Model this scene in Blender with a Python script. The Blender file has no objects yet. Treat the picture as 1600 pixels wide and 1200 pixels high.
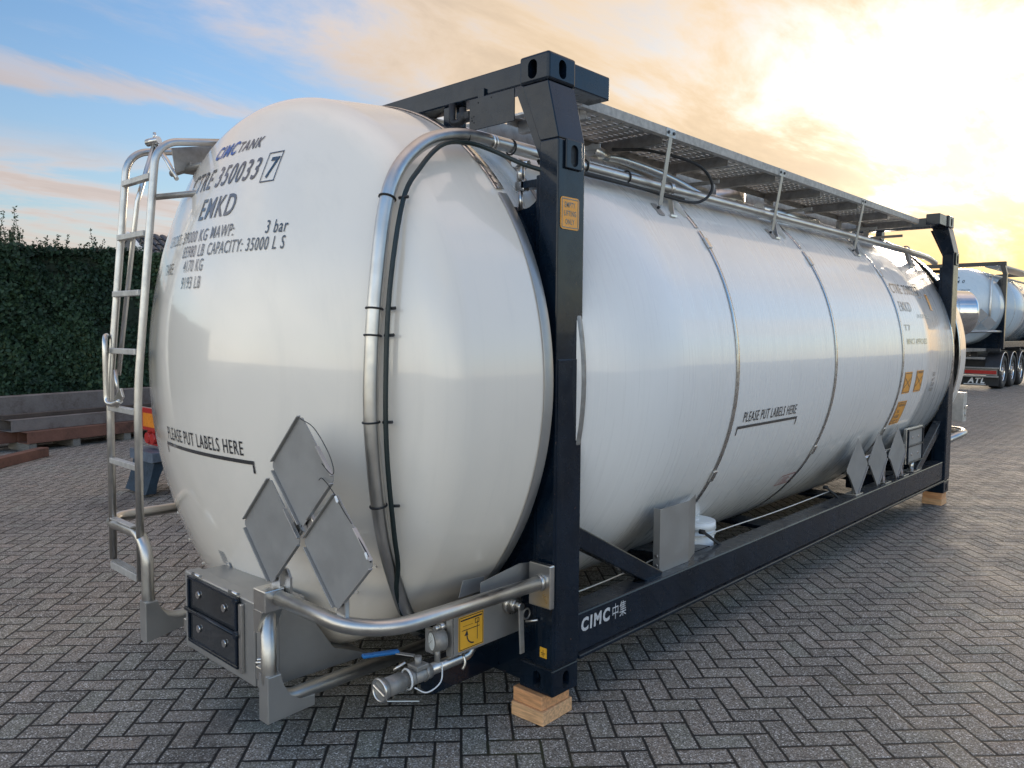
import bpy, bmesh, math, random
from mathutils import Vector, Matrix
R_ = math.radians
random.seed(7)
scene = bpy.context.scene
COL = scene.collection

# ------------------------------------------------------------------ camera
cd = bpy.data.cameras.new("camera")
cam = bpy.data.objects.new("camera", cd)
COL.objects.link(cam)
CP = Vector((3.3157, -2.4603, 1.6594))
yaw, pitch, roll = -0.74833, -0.06732, 0.00763
fw = Vector((math.sin(yaw)*math.cos(pitch), math.cos(yaw)*math.cos(pitch), math.sin(pitch)))
rt = Vector((math.cos(yaw), -math.sin(yaw), 0)); up = rt.cross(fw)
r2 = rt*math.cos(roll) + up*math.sin(roll); u2 = -rt*math.sin(roll) + up*math.cos(roll)
M = Matrix((r2, u2, -fw)).transposed().to_4x4(); M.translation = CP
cam.matrix_world = M
cd.sensor_width = 36.0
cd.lens = 36.0*1226.26/1600.0
cd.clip_start = 0.05; cd.clip_end = 3000
scene.camera = cam

# ------------------------------------------------------------------ light
SUN_EL, SUN_AZ = 10.0, -13.0           # degrees; azimuth from +Y towards +X
sdir = Vector((math.sin(R_(SUN_AZ))*math.cos(R_(SUN_EL)), math.cos(R_(SUN_AZ))*math.cos(R_(SUN_EL)), math.sin(R_(SUN_EL))))
sl = bpy.data.lights.new("sun", 'SUN'); sl.energy = 0.55; sl.angle = R_(12); sl.color = (1.0, 0.84, 0.66)
so = bpy.data.objects.new("sun", sl); COL.objects.link(so)
so.rotation_euler = sdir.to_track_quat('Z', 'Y').to_euler()
so.location = (0, 0, 20)

scene.view_settings.view_transform = 'Standard'
scene.view_settings.look = 'None'
scene.view_settings.gamma = 1.0
scene.view_settings.exposure = 1.66


class NT:
    """small node-tree helper"""
    def __init__(s, tree):
        s.t = tree; s.n = tree.nodes; s.l = tree.links
    def new(s, typ, **kw):
        n = s.n.new(typ)
        for k, v in kw.items():
            setattr(n, k, v)
        return n
    def put(s, sock, v):
        if isinstance(v, bpy.types.NodeSocket):
            s.l.new(v, sock)
        elif isinstance(v, (tuple, list)) and len(v) == 3 and sock.type == 'RGBA':
            sock.default_value = (*v, 1)
        else:
            sock.default_value = v
    def m(s, op, a, b=None, c=None, clamp=False):
        n = s.new('ShaderNodeMath', operation=op, use_clamp=clamp)
        for i, v in enumerate((a, b, c)):
            if v is not None:
                s.put(n.inputs[i], v)
        return n.outputs[0]
    def vm(s, op, a, b=None):
        n = s.new('ShaderNodeVectorMath', operation=op)
        s.put(n.inputs[0], a)
        if b is not None:
            s.put(n.inputs[1], b)
        return n.outputs['Value'] if op in ('DOT_PRODUCT', 'LENGTH') else n.outputs[0]
    def mix(s, f, a, b, blend='MIX'):
        n = s.new('ShaderNodeMix', data_type='RGBA', blend_type=blend)
        s.put(n.inputs[0], f); s.put(n.inputs[6], a); s.put(n.inputs[7], b)
        return n.outputs[2]
    def ramp(s, f, stops):
        n = s.new('ShaderNodeValToRGB'); e = n.color_ramp.elements
        while len(e) < len(stops):
            e.new(0.5)
        for el, (p, c) in zip(e, stops):
            el.position = p; el.color = (*c, 1) if len(c) == 3 else c
        s.put(n.inputs[0], f)
        return n.outputs[0]
    def rng(s, v, a, b, c=0.0, d=1.0, smooth=True):
        n = s.new('ShaderNodeMapRange', interpolation_type='SMOOTHSTEP' if smooth else 'LINEAR')
        n.clamp = True
        for i, x in enumerate((v, a, b, c, d)):
            s.put(n.inputs[i], x)
        return n.outputs[0]
    def noise(s, vec, scale, detail=3, rough=0.5, dist=0.0, col=False):
        n = s.new('ShaderNodeTexNoise')
        s.put(n.inputs['Vector'], vec)
        n.inputs['Scale'].default_value = scale; n.inputs['Detail'].default_value = detail
        n.inputs['Roughness'].default_value = rough; n.inputs['Distortion'].default_value = dist
        return n.outputs[1 if col else 0]
    def xyz(s, v):
        n = s.new('ShaderNodeSeparateXYZ'); s.put(n.inputs[0], v); return n.outputs
    def comb(s, x, y, z):
        n = s.new('ShaderNodeCombineXYZ')
        for i, v in enumerate((x, y, z)):
            s.put(n.inputs[i], v)
        return n.outputs[0]


# ------------------------------------------------------------------ sky
world = bpy.data.worlds.new("World"); scene.world = world
world.use_nodes = True
w = NT(world.node_tree); w.n.clear()
sky = w.new('ShaderNodeTexSky', sky_type='NISHITA')
sky.sun_disc = False; sky.sun_elevation = R_(SUN_EL); sky.sun_rotation = R_(SUN_AZ)
sky.air_density = 1.0; sky.dust_density = 1.2; sky.ozone_density = 2.2
tc = w.new('ShaderNodeTexCoord')
D = w.vm('NORMALIZE', tc.outputs['Generated'])
dx, dy, dz = w.xyz(D)
cosS = w.vm('DOT_PRODUCT', D, tuple(sdir))
zc = w.m('MAXIMUM', dz, 0.0)
# clear sky: Nishita, with the pale warm air low over the horizon
sk = w.mix(1.0, sky.outputs[0], w.mix(w.rng(cosS, 0.6, 0.99), (0.76, 1.08, 1.34), (0.56, 0.70, 0.86)), 'MULTIPLY')
sk = w.mix(w.rng(cosS, 0.25, -0.3), sk, w.mix(1.0, sk, (1.30, 1.20, 1.10), 'MULTIPLY'))  # unseen sky away from the sun brightened as extra light
low = w.m('POWER', w.m('SUBTRACT', 1.0, zc, clamp=True), 5.2)
near = w.rng(cosS, 0.35, 0.99)
orange = w.m('MULTIPLY', w.rng(cosS, 0.90, 0.985), w.rng(zc, 0.19, 0.05))
lowc = w.mix(orange, w.mix(w.rng(cosS, 0.0, -0.6), (3.85, 3.45, 2.75), (9.6, 8.0, 5.6)), (7.0, 3.3, 0.75))  # horizon behind the camera brightened to light the near dome
base = w.mix(w.m('MULTIPLY', low, 0.82), sk, lowc)
# cloud sheets on a plane overhead, drawn out along the wind
den = w.m('ADD', zc, 0.12)
px_ = w.m('DIVIDE', dx, den); py_ = w.m('DIVIDE', dy, den)
n1 = w.noise(w.comb(px_, w.m('MULTIPLY', py_, 0.45), 5.7), 0.55, 7, 0.55, 0.6)
n2 = w.noise(w.comb(px_, w.m('MULTIPLY', py_, 0.40), 9.3), 2.3, 7, 0.64, 0.35)
cl = w.m('ADD', n1, w.m('MULTIPLY', w.m('SUBTRACT', n2, 0.5), 0.40))
scat = w.m('MULTIPLY', w.rng(cl, 0.53, 0.70), 0.55)
ee = w.m('ADD', px_, w.m('ADD', w.m('MULTIPLY', w.m('SUBTRACT', n1, 0.5), 1.1), w.m('MULTIPLY', w.m('SUBTRACT', n2, 0.5), 0.9)))
front = w.rng(py_, -0.7, 0.1)
# one long bank of cloud, drawn out towards the sun, with broken edges
bank = w.m('MULTIPLY', w.m('MULTIPLY', w.rng(ee, -2.16, -1.70), w.rng(ee, 0.9, 0.2)), front)  # overhead part added out of view to neutralise light on the paving
bank = w.m('MULTIPLY', bank, w.rng(n2, 0.30, 0.56, 0.36, 0.98))
# low bank beyond it and one thin streak between
lowb = w.m('MULTIPLY', w.m('MULTIPLY', w.rng(ee, -2.75, -3.35), w.rng(n2, 0.36, 0.60)), w.m('MULTIPLY', front, 0.85))
strk = w.m('MULTIPLY', w.m('MULTIPLY', w.rng(w.m('ABSOLUTE', w.m('ADD', ee, 2.42)), 0.16, 0.02), front), w.rng(n2, 0.35, 0.65, 0.1, 0.75))
mask = w.m('MAXIMUM', w.m('MAXIMUM', scat, bank), w.m('MAXIMUM', lowb, strk))
ccol = w.ramp(near, [(0.0, (0.44, 0.355, 0.315)), (0.45, (0.47, 0.385, 0.345)), (0.75, (0.48, 0.390, 0.310)), (1.0, (0.58, 0.44, 0.29))])
# bright clouds added out of view behind the camera to light the container
back = w.rng(cosS, 0.05, -0.60)
ccol = w.mix(back, ccol, (0.80, 0.755, 0.655))
shade = w.rng(n2, 0.32, 0.68, 1.12, 0.78)
cc = w.new('ShaderNodeVectorMath', operation='SCALE'); w.put(cc.inputs[0], ccol); w.put(cc.inputs['Scale'], w.m('MULTIPLY', shade, 10.0))
mask = w.m('MAXIMUM', mask, w.m('MULTIPLY', w.m('MULTIPLY', back, w.rng(dz, 0.52, 0.16)), w.rng(n1, 0.34, 0.58, 0.15, 0.85)))
# glow of the veiled sun, with the clouds standing in front of most of it
g1 = w.m('MULTIPLY', w.m('POWER', w.m('MAXIMUM', cosS, 0.0), 40.0), 2.0)
g2 = w.m('MULTIPLY', w.m('POWER', w.m('MAXIMUM', cosS, 0.0), 150.0), 9.0)
gl = w.new('ShaderNodeVectorMath', operation='SCALE'); gl.inputs[0].default_value = (1.0, 0.92, 0.76)
w.put(gl.inputs['Scale'], w.m('MULTIPLY', w.m('ADD', g1, g2), w.m('SUBTRACT', 1.0, w.m('MULTIPLY', mask, 0.72))))
sky3 = w.mix(w.m('MULTIPLY', orange, 0.80), w.vm('ADD', w.mix(mask, base, cc.outputs[0]), gl.outputs[0]), w.mix(n2, (10.0, 7.6, 3.2), (8.5, 3.7, 0.9)))
# sky in view dimmed; the unseen half is kept brighter to light the yard
front_dim = w.rng(w.vm('DOT_PRODUCT', D, (-0.66, 0.72, 0.20)), 0.30, 0.72, 1.0, 0.58)
dim = w.new('ShaderNodeVectorMath', operation='SCALE'); w.put(dim.inputs[0], sky3); w.put(dim.inputs['Scale'], front_dim)
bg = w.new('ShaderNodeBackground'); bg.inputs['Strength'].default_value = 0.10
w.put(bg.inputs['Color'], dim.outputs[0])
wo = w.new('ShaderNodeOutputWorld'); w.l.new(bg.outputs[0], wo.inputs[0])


# ------------------------------------------------------------------ materials
def mat(name, col, rough=0.5, metal=0.0, var=0.12, scale=6.0, bump=0.0, bscale=60.0, coat=0.0, rvar=0.1, stretch=None, spec=0.5):
    m = bpy.data.materials.new(name); m.use_nodes = True
    t = NT(m.node_tree); b = t.n['Principled BSDF']
    co = t.new('ShaderNodeTexCoord').outputs['Object']
    if stretch:
        mp = t.new('ShaderNodeMapping'); t.put(mp.inputs['Vector'], co); mp.inputs['Scale'].default_value = stretch
        co = mp.outputs[0]
    n = t.noise(co, scale, 5, 0.6)
    lo = tuple(c*(1-var) for c in col); hi = tuple(min(1, c*(1+var)) for c in col)
    t.put(b.inputs['Base Color'], t.mix(t.rng(n, 0.3, 0.7), lo, hi))
    n2 = t.noise(co, scale*3.1, 4, 0.6)
    t.put(b.inputs['Roughness'], t.rng(n2, 0.3, 0.7, max(0.03, rough-rvar), min(1, rough+rvar)))
    b.inputs['Metallic'].default_value = metal
    b.inputs['Specular IOR Level'].default_value = spec
    if coat:
        b.inputs['Coat Weight'].default_value = coat; b.inputs['Coat Roughness'].default_value = 0.04
    if bump:
        bp = t.new('ShaderNodeBump'); bp.inputs['Strength'].default_value = bump; bp.inputs['Distance'].default_value = 0.01
        t.put(bp.inputs['Height'], t.noise(co, bscale, 4, 0.6)); t.put(b.inputs['Normal'], bp.outputs[0])
    return m


def tank_paint(name, col, rough, wav, wel=0.0):
    m = bpy.data.materials.new(name); m.use_nodes = True
    t = NT(m.node_tree); b = t.n['Principled BSDF']
    co = t.new('ShaderNodeTexCoord').outputs['Object']
    x, y, z = t.xyz(co)
    # faint rain streaks running down the paint and a little dust
    st = t.noise(t.comb(t.m('MULTIPLY', x, 5), t.m('MULTIPLY', y, 22), t.m('MULTIPLY', z, 0.7)), 1.0, 5, 0.65)
    du = t.noise(co, 1.7, 6, 0.6); fine = t.noise(co, 48, 3, 0.7)
    f = t.m('ADD', t.m('MULTIPLY', t.rng(st, 0.50, 0.75), 0.08), t.m('ADD', t.m('MULTIPLY', t.rng(du, 0.45, 0.7), 0.07), t.m('MULTIPLY', t.rng(fine, 0.66, 0.78), 0.10)))
    t.put(b.inputs['Base Color'], t.mix(f, col, (0.42, 0.40, 0.36)))
    t.put(b.inputs['Roughness'], t.rng(st, 0.3, 0.75, rough, rough+0.14))
    b.inputs['Coat Weight'].default_value = 0.7; b.inputs['Coat Roughness'].default_value = 0.04
    bp = t.new('ShaderNodeBump'); bp.inputs['Strength'].default_value = wav; bp.inputs['Distance'].default_value = 0.02
    weld = t.m('ADD', t.rng(t.m('ABSOLUTE', t.m('SUBTRACT', t.m('FRACT', t.m('MULTIPLY', y, 1/1.418)), 0.52)), 0.0, 0.006, 1.0, 0.0), t.rng(t.m('ABSOLUTE', t.m('ADD', z, -1.93)), 0.0, 0.006, 1.0, 0.0))
    hh_ = t.m('ADD', t.noise(co, 1.6, 2, 0.45), t.m('ADD', t.m('MULTIPLY', t.noise(co, 6.5, 2, 0.5), 0.07), t.m('MULTIPLY', weld, wel)))
    t.put(bp.inputs['Height'], hh_); t.put(b.inputs['Normal'], bp.outputs[0])
    t.put(b.inputs['Coat Normal'], bp.outputs[0])
    return m


def perforated(name):
    m = mat(name, (0.62, 0.61, 0.59), 0.25, 1.0, 0.1, 12)
    t = NT(m.node_tree); b = t.n['Principled BSDF']
    co = t.new('ShaderNodeTexCoord').outputs['Object']
    v = t.new('ShaderNodeTexVoronoi'); v.inputs['Scale'].default_value = 34; v.inputs['Randomness'].default_value = 0.25
    t.put(v.inputs['Vector'], co)
    hole = t.rng(v.outputs['Distance'], 0.30, 0.36, 1.0, 0.0)
    src = b.inputs['Base Color'].links[0].from_socket
    t.put(b.inputs['Base Color'], t.mix(hole, src, (0.02, 0.02, 0.022)))
    t.put(b.inputs['Metallic'], t.m('SUBTRACT', 1.0, hole))
    return m


def wood(name, col):
    m = bpy.data.materials.new(name); m.use_nodes = True
    t = NT(m.node_tree); b = t.n['Principled BSDF']
    co = t.new('ShaderNodeTexCoord').outputs['Object']
    x, y, z = t.xyz(co)
    g = t.noise(t.comb(t.m('MULTIPLY', x, 9), t.m('MULTIPLY', y, 70), t.m('MULTIPLY', z, 90)), 1.0, 5, 0.6, 0.4)
    k = t.noise(co, 9, 3)
    c = t.mix(t.rng(g, 0.35, 0.7), tuple(v*0.72 for v in col), tuple(min(1, v*1.15) for v in col))
    t.put(b.inputs['Base Color'], t.mix(t.rng(k, 0.55, 0.8, 0, 0.35), c, tuple(v*0.55 for v in col)))
    b.inputs['Roughness'].default_value = 0.75
    bp = t.new('ShaderNodeBump'); bp.inputs['Strength'].default_value = 0.25; bp.inputs['Distance'].default_value = 0.004
    t.put(bp.inputs['Height'], g); t.put(b.inputs['Normal'], bp.outputs[0])
    return m


def rust(name, c1, c2):
    m = bpy.data.materials.new(name); m.use_nodes = True
    t = NT(m.node_tree); b = t.n['Principled BSDF']
    co = t.new('ShaderNodeTexCoord').outputs['Object']
    n = t.noise(co, 3.5, 8, 0.68); n2 = t.noise(co, 40, 5, 0.6)
    c = t.ramp(t.m('ADD', t.m('MULTIPLY', n, 0.75), t.m('MULTIPLY', n2, 0.25)), [(0.3, c1), (0.5, c2), (0.68, tuple(v*1.35 for v in c2))])
    t.put(b.inputs['Base Color'], c); b.inputs['Roughness'].default_value = 0.85
    bp = t.new('ShaderNodeBump'); bp.inputs['Strength'].default_value = 0.3; bp.inputs['Distance'].default_value = 0.004
    t.put(bp.inputs['Height'], n2); t.put(b.inputs['Normal'], bp.outputs[0])
    return m


def herringbone():
    m = bpy.data.materials.new("paving_herringbone"); m.use_nodes = True
    t = NT(m.node_tree); b = t.n['Principled BSDF']
    geo = t.new('ShaderNodeNewGeometry').outputs['Position']
    mp = t.new('ShaderNodeMapping'); t.put(mp.inputs['Vector'], geo)
    mp.inputs['Rotation'].default_value = (0, 0, R_(-46.5)); mp.inputs['Scale'].default_value = (1/0.106,)*3
    mp.inputs['Location'].default_value = (400.3, 800.6, 0)
    wob = t.noise(geo, 14, 2)
    vv = t.vm('ADD', mp.outputs[0], t.comb(t.m('MULTIPLY', t.m('SUBTRACT', wob, .5), .05), t.m('MULTIPLY', t.m('SUBTRACT', t.noise(geo, 11, 2), .5), .05), 0.0))
    u, v, _ = t.xyz(vv)
    i = t.m('FLOOR', u); j = t.m('FLOOR', v)
    fu = t.m('SUBTRACT', u, i); fv = t.m('SUBTRACT', v, j)
    k = t.m('FLOORED_MODULO', t.m('SUBTRACT', i, j), 4.0)
    isv = t.m('GREATER_THAN', k, 1.5)
    k3 = t.m('SUBTRACT', 3.0, k)
    def sel(a, bb):      # isv ? bb : a
        return t.m('ADD', t.m('MULTIPLY', a, t.m('SUBTRACT', 1.0, isv)), t.m('MULTIPLY', bb, isv))
    L = sel(t.m('ADD', fu, k), t.m('ADD', fv, k3)); S = sel(fv, fu)
    idx = sel(t.m('SUBTRACT', i, k), i); idy = sel(j, t.m('SUBTRACT', j, k3))
    dd = t.m('MINIMUM', t.m('MINIMUM', L, t.m('SUBTRACT', 2.0, L)), t.m('MINIMUM', S, t.m('SUBTRACT', 1.0, S)))
    chip = t.noise(geo, 55, 3, 0.6)
    dj = t.m('ADD', dd, t.m('MULTIPLY', t.m('SUBTRACT', chip, 0.5), 0.05))
    stone = t.rng(dj, 0.040, 0.074)
    wn = t.new('ShaderNodeTexWhiteNoise', noise_dimensions='2D'); t.put(wn.inputs['Vector'], t.comb(idx, idy, 0.0))
    tone = t.ramp(wn.outputs['Value'], [(0.0, (0.0921, 0.0941, 0.0962)), (0.35, (0.1259, 0.1279, 0.1299)), (0.6, (0.1422, 0.1383, 0.1382)), (0.82, (0.1273, 0.1405, 0.1403)), (1.0, (0.1517, 0.1411, 0.1395))])
    big = t.noise(geo, 0.35, 4, 0.6); mid = t.noise(geo, 3.0, 5, 0.65)
    tone = t.mix(1.0, tone, t.ramp(t.m('ADD', t.m('MULTIPLY', big, .5), t.m('MULTIPLY', mid, .5)), [(0.3, (0.74, 0.74, 0.74)), (0.7, (1.22, 1.21, 1.2))]), 'MULTIPLY')
    tone = t.mix(1.0, tone, (1.72, 1.56, 1.30), 'MULTIPLY')
    # exposed aggregate: white chips and dark grains
    vo = t.new('ShaderNodeTexVoronoi'); vo.inputs['Scale'].default_value = 92; t.put(vo.inputs['Vector'], geo)
    vo2 = t.new('ShaderNodeTexVoronoi'); vo2.inputs['Scale'].default_value = 190; t.put(vo2.inputs['Vector'], geo)
    cs = t.xyz(vo.outputs['Color'])[0]; cs2 = t.xyz(vo2.outputs['Color'])[0]
    sp = t.m('MULTIPLY', t.m('GREATER_THAN', cs, 0.28), t.rng(vo.outputs['Distance'], t.m('MULTIPLY', t.xyz(vo.outputs['Color'])[1], 0.30), t.m('ADD', t.m('MULTIPLY', t.xyz(vo.outputs['Color'])[1], 0.30), 0.08), 1.0, 0.0))
    sp2 = t.m('GREATER_THAN', cs2, 0.78)
    dk = t.m('LESS_THAN', cs2, 0.30)
    tone = t.mix(t.m('MULTIPLY', dk, 0.60), tone, (0.03, 0.03, 0.032))
    tone = t.mix(t.m('MULTIPLY', sp2, 0.58), tone, (0.48, 0.475, 0.455))
    tone = t.mix(t.m('MULTIPLY', sp, 0.92), tone, (0.78, 0.77, 0.74))
    # old oil spots and drier patches
    oil = t.m('MULTIPLY', t.rng(t.noise(geo, 0.55, 3, 0.5, 0.3), 0.60, 0.70), t.rng(t.noise(geo, 5.0, 4, 0.6), 0.35, 0.60))
    tone = t.mix(t.m('MULTIPLY', oil, 0.55), tone, (0.030, 0.030, 0.031))
    dry = t.rng(t.noise(geo, 0.8, 5, 0.65, 0.6), 0.52, 0.70)
    tone = t.mix(t.m('MULTIPLY', dry, 0.22), tone, (0.24, 0.225, 0.205))
    moss = t.m('MULTIPLY', t.rng(t.noise(geo, 1.1, 4, 0.6), 0.60, 0.72), 0.6)
    joint = t.mix(moss, (0.016, 0.016, 0.016), (0.035, 0.042, 0.014))
    t.put(b.inputs['Base Color'], t.mix(stone, joint, tone))
    t.put(b.inputs['Roughness'], t.rng(mid, 0.3, 0.7, 0.60, 0.80))
    b.inputs['Specular IOR Level'].default_value = 0.34
    tilt = t.m('MULTIPLY', t.m('SUBTRACT', t.xyz(wn.outputs['Color'])[1], 0.5), t.m('SUBTRACT', S, 0.5))
    hgt = t.m('ADD', t.m('MULTIPLY', t.rng(dj, 0.02, 0.12), 1.0), t.m('ADD', t.m('MULTIPLY', tilt, 0.9), t.m('MULTIPLY', t.noise(geo, 260, 3, .7), 0.42)))
    bp = t.new('ShaderNodeBump'); bp.inputs['Strength'].default_value = 0.9; bp.inputs['Distance'].default_value = 0.006
    t.put(bp.inputs['Height'], hgt); t.put(b.inputs['Normal'], bp.outputs[0])
    return m


MT = dict(
    paving=herringbone(),
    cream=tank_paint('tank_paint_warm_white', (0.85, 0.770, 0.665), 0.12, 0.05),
    shaded_white=tank_paint('tank_paint_shaded_white', (0.46, 0.54, 0.60), 0.22, 0.05),  # white tank's shade put into a bluish grey base colour
    white=tank_paint('tank_paint_white', (0.82, 0.80, 0.765), 0.24, 0.03, 0.02),
    navy=mat('navy_gloss_paint', (0.0045, 0.0105, 0.020), 0.22, 0, 0.25, 5, coat=0.25, rvar=0.08, bump=0.03, spec=0.22),
    steel=mat('brushed_stainless', (0.60, 0.585, 0.56), 0.30, 1.0, 0.06, 6, rvar=0.03),
    tube=mat('polished_tube', (0.52, 0.505, 0.48), 0.36, 1.0, 0.10, 7, rvar=0.05),
    sheet=mat('matt_steel_sheet', (0.40, 0.39, 0.375), 0.42, 0.75, 0.06, 3, 0.02, 140, rvar=0.06),
    plate=mat('grey_placard_face', (0.30, 0.292, 0.28), 0.48, 0.35, 0.09, 5, 0.02, 60, rvar=0.07),
    galv=mat('galvanised', (0.30, 0.285, 0.265), 0.50, 0.55, 0.18, 16, 0.03, 90),
    tread=mat('tread_edge', (0.40, 0.375, 0.34), 0.55, 0.25, 0.18, 26, 0.04, 140),
    alu=mat('aluminium_tread', (0.52, 0.505, 0.48), 0.45, 0.6, 0.12, 18, 0.05, 120),
    perf=perforated('perforated_stainless'),
    band=mat('stainless_band', (0.58, 0.56, 0.53), 0.26, 1.0, 0.06, 8),
    black=mat('black_rubber', (0.012, 0.012, 0.013), 0.55, 0, 0.2, 30, 0.1, 200),
    hose=mat('dark_green_hose', (0.006, 0.016, 0.016), 0.42, 0, 0.2, 30),
    cable=mat('white_cable', (0.62, 0.60, 0.55), 0.5, 0, 0.1, 30),
    ink=mat('black_lettering', (0.018, 0.019, 0.022), 0.18, 0, 0.1, 20, coat=1.0, rvar=0.04),
    blue_ink=mat('blue_lettering', (0.012, 0.085, 0.33), 0.35, 0, 0.05, 20),
    silver_ink=mat('silver_lettering', (0.62, 0.63, 0.64), 0.35, 0.2, 0.05, 20),
    red_ink=mat('red_lettering', (0.30, 0.06, 0.05), 0.5, 0, 0.1, 20),
    yellow=mat('yellow_decal', (0.78, 0.40, 0.030), 0.42, 0, 0.06, 14, rvar=0.05),
    amber=mat('amber_sign', (0.82, 0.36, 0.05), 0.42, 0, 0.06, 14),
    blue=mat('blue_grip', (0.010, 0.13, 0.36), 0.45, 0, 0.1, 20),
    timber=wood('fresh_timber', (0.66, 0.33, 0.15)),
    timber2=wood('paler_timber', (0.70, 0.41, 0.21)),
    oldwood=wood('weathered_timber', (0.20, 0.19, 0.17)),
    rust=rust('rusty_steel', (0.045, 0.024, 0.018), (0.135, 0.062, 0.042)),
    greysteel=rust('mill_scale_steel', (0.070, 0.042, 0.030), (0.150, 0.132, 0.122)),
    darkwood=rust('dark_timber', (0.03, 0.022, 0.018), (0.06, 0.045, 0.036)),
    tile=mat('dark_roof_tile', (0.045, 0.052, 0.062), 0.55, 0, 0.3, 9),
    render=mat('house_render', (0.55, 0.53, 0.50), 0.8, 0, 0.08, 5),
    pail=mat('white_plastic', (0.78, 0.79, 0.78), 0.38, 0, 0.04, 8),
    red=mat('red_reflector', (0.42, 0.025, 0.02), 0.35, 0, 0.1, 20),
    orange=mat('orange_reflector', (0.75, 0.24, 0.02), 0.35, 0, 0.1, 20),
    mud=mat('blue_black_mudguard', (0.020, 0.040, 0.062), 0.5, 0, 0.2, 12, 0.05, 60),
    mudgrey=mat('grey_mudguard_cap', (0.10, 0.125, 0.16), 0.45, 0, 0.2, 12),
    tyre=mat('tyre_rubber', (0.018, 0.018, 0.019), 0.7, 0, 0.25, 25, 0.2, 90),
    chassis=mat('chassis_black', (0.020, 0.020, 0.022), 0.5, 0.1, 0.2, 8),
    chrome=mat('mirror_steel', (0.72, 0.71, 0.69), 0.10, 1.0, 0.05, 4, rvar=0.04),
    window=mat('clear_pocket', (0.030, 0.031, 0.033), 0.10, 0, 0.3, 4, 0.18, 9, rvar=0.05),
    dial=mat('gauge_dial', (0.72, 0.74, 0.72), 0.3, 0, 0.03, 10),
    sign_white=mat('sign_white', (0.75, 0.75, 0.74), 0.4, 0, 0.04, 10),
)


def leafmat():
    m = bpy.data.materials.new("conifer_leaf"); m.use_nodes = True
    t = NT(m.node_tree); b = t.n['Principled BSDF']
    g = t.new('ShaderNodeNewGeometry')
    rp = g.outputs['Random Per Island']
    n = t.noise(g.outputs['Position'], 0.9, 6, 0.62)
    c = t.ramp(t.m('ADD', t.m('MULTIPLY', rp, 0.48), t.m('MULTIPLY', t.rng(n, 0.28, 0.72), 0.52)), [(0.12, (0.010, 0.026, 0.016)), (0.45, (0.022, 0.050, 0.027)), (0.75, (0.044, 0.084, 0.040)), (0.92, (0.085, 0.11, 0.050)), (1.0, (0.14, 0.095, 0.045))])
    t.put(b.inputs['Base Color'], c); b.inputs['Roughness'].default_value = 0.6
    b.inputs['Specular IOR Level'].default_value = 0.3
    return m


MT['leaf'] = leafmat()


def wear(m, dust=(0.16, 0.15, 0.13)):
    """settled dust on upward faces, thin scratches and a few chips"""
    t = NT(m.node_tree); b = t.n['Principled BSDF']
    g = t.new('ShaderNodeNewGeometry'); co = g.outputs['Position']
    nz = t.xyz(g.outputs['Normal'])[2]
    x, y, z = t.xyz(co)
    up_ = t.m('MULTIPLY', t.rng(nz, 0.4, 0.95), t.rng(t.noise(co, 7, 5, 0.65), 0.32, 0.68, 0.04, 0.24))
    scr = t.rng(t.noise(t.comb(t.m('MULTIPLY', x, 60), t.m('MULTIPLY', y, 9), t.m('MULTIPLY', z, 75)), 1.0, 3, 0.7), 0.70, 0.76)
    chip = t.m('MULTIPLY', t.rng(t.noise(co, 42, 4, 0.6), 0.70, 0.73), t.rng(t.noise(co, 3, 3), 0.45, 0.6))
    grime = t.m('MULTIPLY', t.rng(t.noise(t.comb(t.m('MULTIPLY', x, 14), t.m('MULTIPLY', y, 14), t.m('MULTIPLY', z, 1.6)), 1.0, 4, 0.6), 0.55, 0.75), 0.04)
    f = t.m('MAXIMUM', t.m('MAXIMUM', up_, grime), t.m('MULTIPLY', scr, 0.12))
    src = b.inputs['Base Color'].links[0].from_socket
    c = t.mix(f, src, dust)
    t.put(b.inputs['Base Color'], t.mix(t.m('MULTIPLY', chip, 0.8), c, (0.13, 0.075, 0.05)))
    rs = b.inputs['Roughness'].links[0].from_socket
    t.put(b.inputs['Roughness'], t.m('ADD', rs, t.m('MULTIPLY', f, 0.6), clamp=True))


wear(MT['navy'])
MT['hedge_core'] = mat('hedge_core', (0.012, 0.022, 0.012), 0.9, 0, 0.3, 6)
MT['twig'] = mat('twig', (0.10, 0.075, 0.05), 0.8, 0, 0.2, 20)


# ------------------------------------------------------------------ mesh helpers
def stadium(c, hr, hl, n=14):
    return [(c[0]+hr*math.cos(2*math.pi*k/(2*n)), c[1]+(hl if math.sin(2*math.pi*k/(2*n)) > -1e-6 else -hl)+hr*math.sin(2*math.pi*k/(2*n))) for k in range(2*n)]


def carve(o, cutters):
    """cut real holes into a finished part"""
    for name_, (poly, axis, a, b) in enumerate(cutters):
        c = MB(); c.prism(poly, axis, a, b)
        bmesh.ops.recalc_face_normals(c.bm, faces=c.bm.faces)
        bmesh.ops.translate(c.bm, verts=c.bm.verts, vec=-world_loc(o))
        me = bpy.data.meshes.new('cut'); c.bm.to_mesh(me); c.bm.free()
        co = bpy.data.objects.new('cut', me); COL.objects.link(co); co.matrix_world = Matrix.Translation(world_loc(o))
        md = o.modifiers.new('cut', 'BOOLEAN'); md.operation = 'DIFFERENCE'; md.object = co; md.solver = 'EXACT'
        dg = bpy.context.evaluated_depsgraph_get(); dg.update()
        nm = bpy.data.meshes.new_from_object(o.evaluated_get(dg))
        o.modifiers.clear(); old = o.data; o.data = nm; nm.name = old.name
        bpy.data.objects.remove(co); bpy.data.meshes.remove(me); bpy.data.meshes.remove(old)


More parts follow.
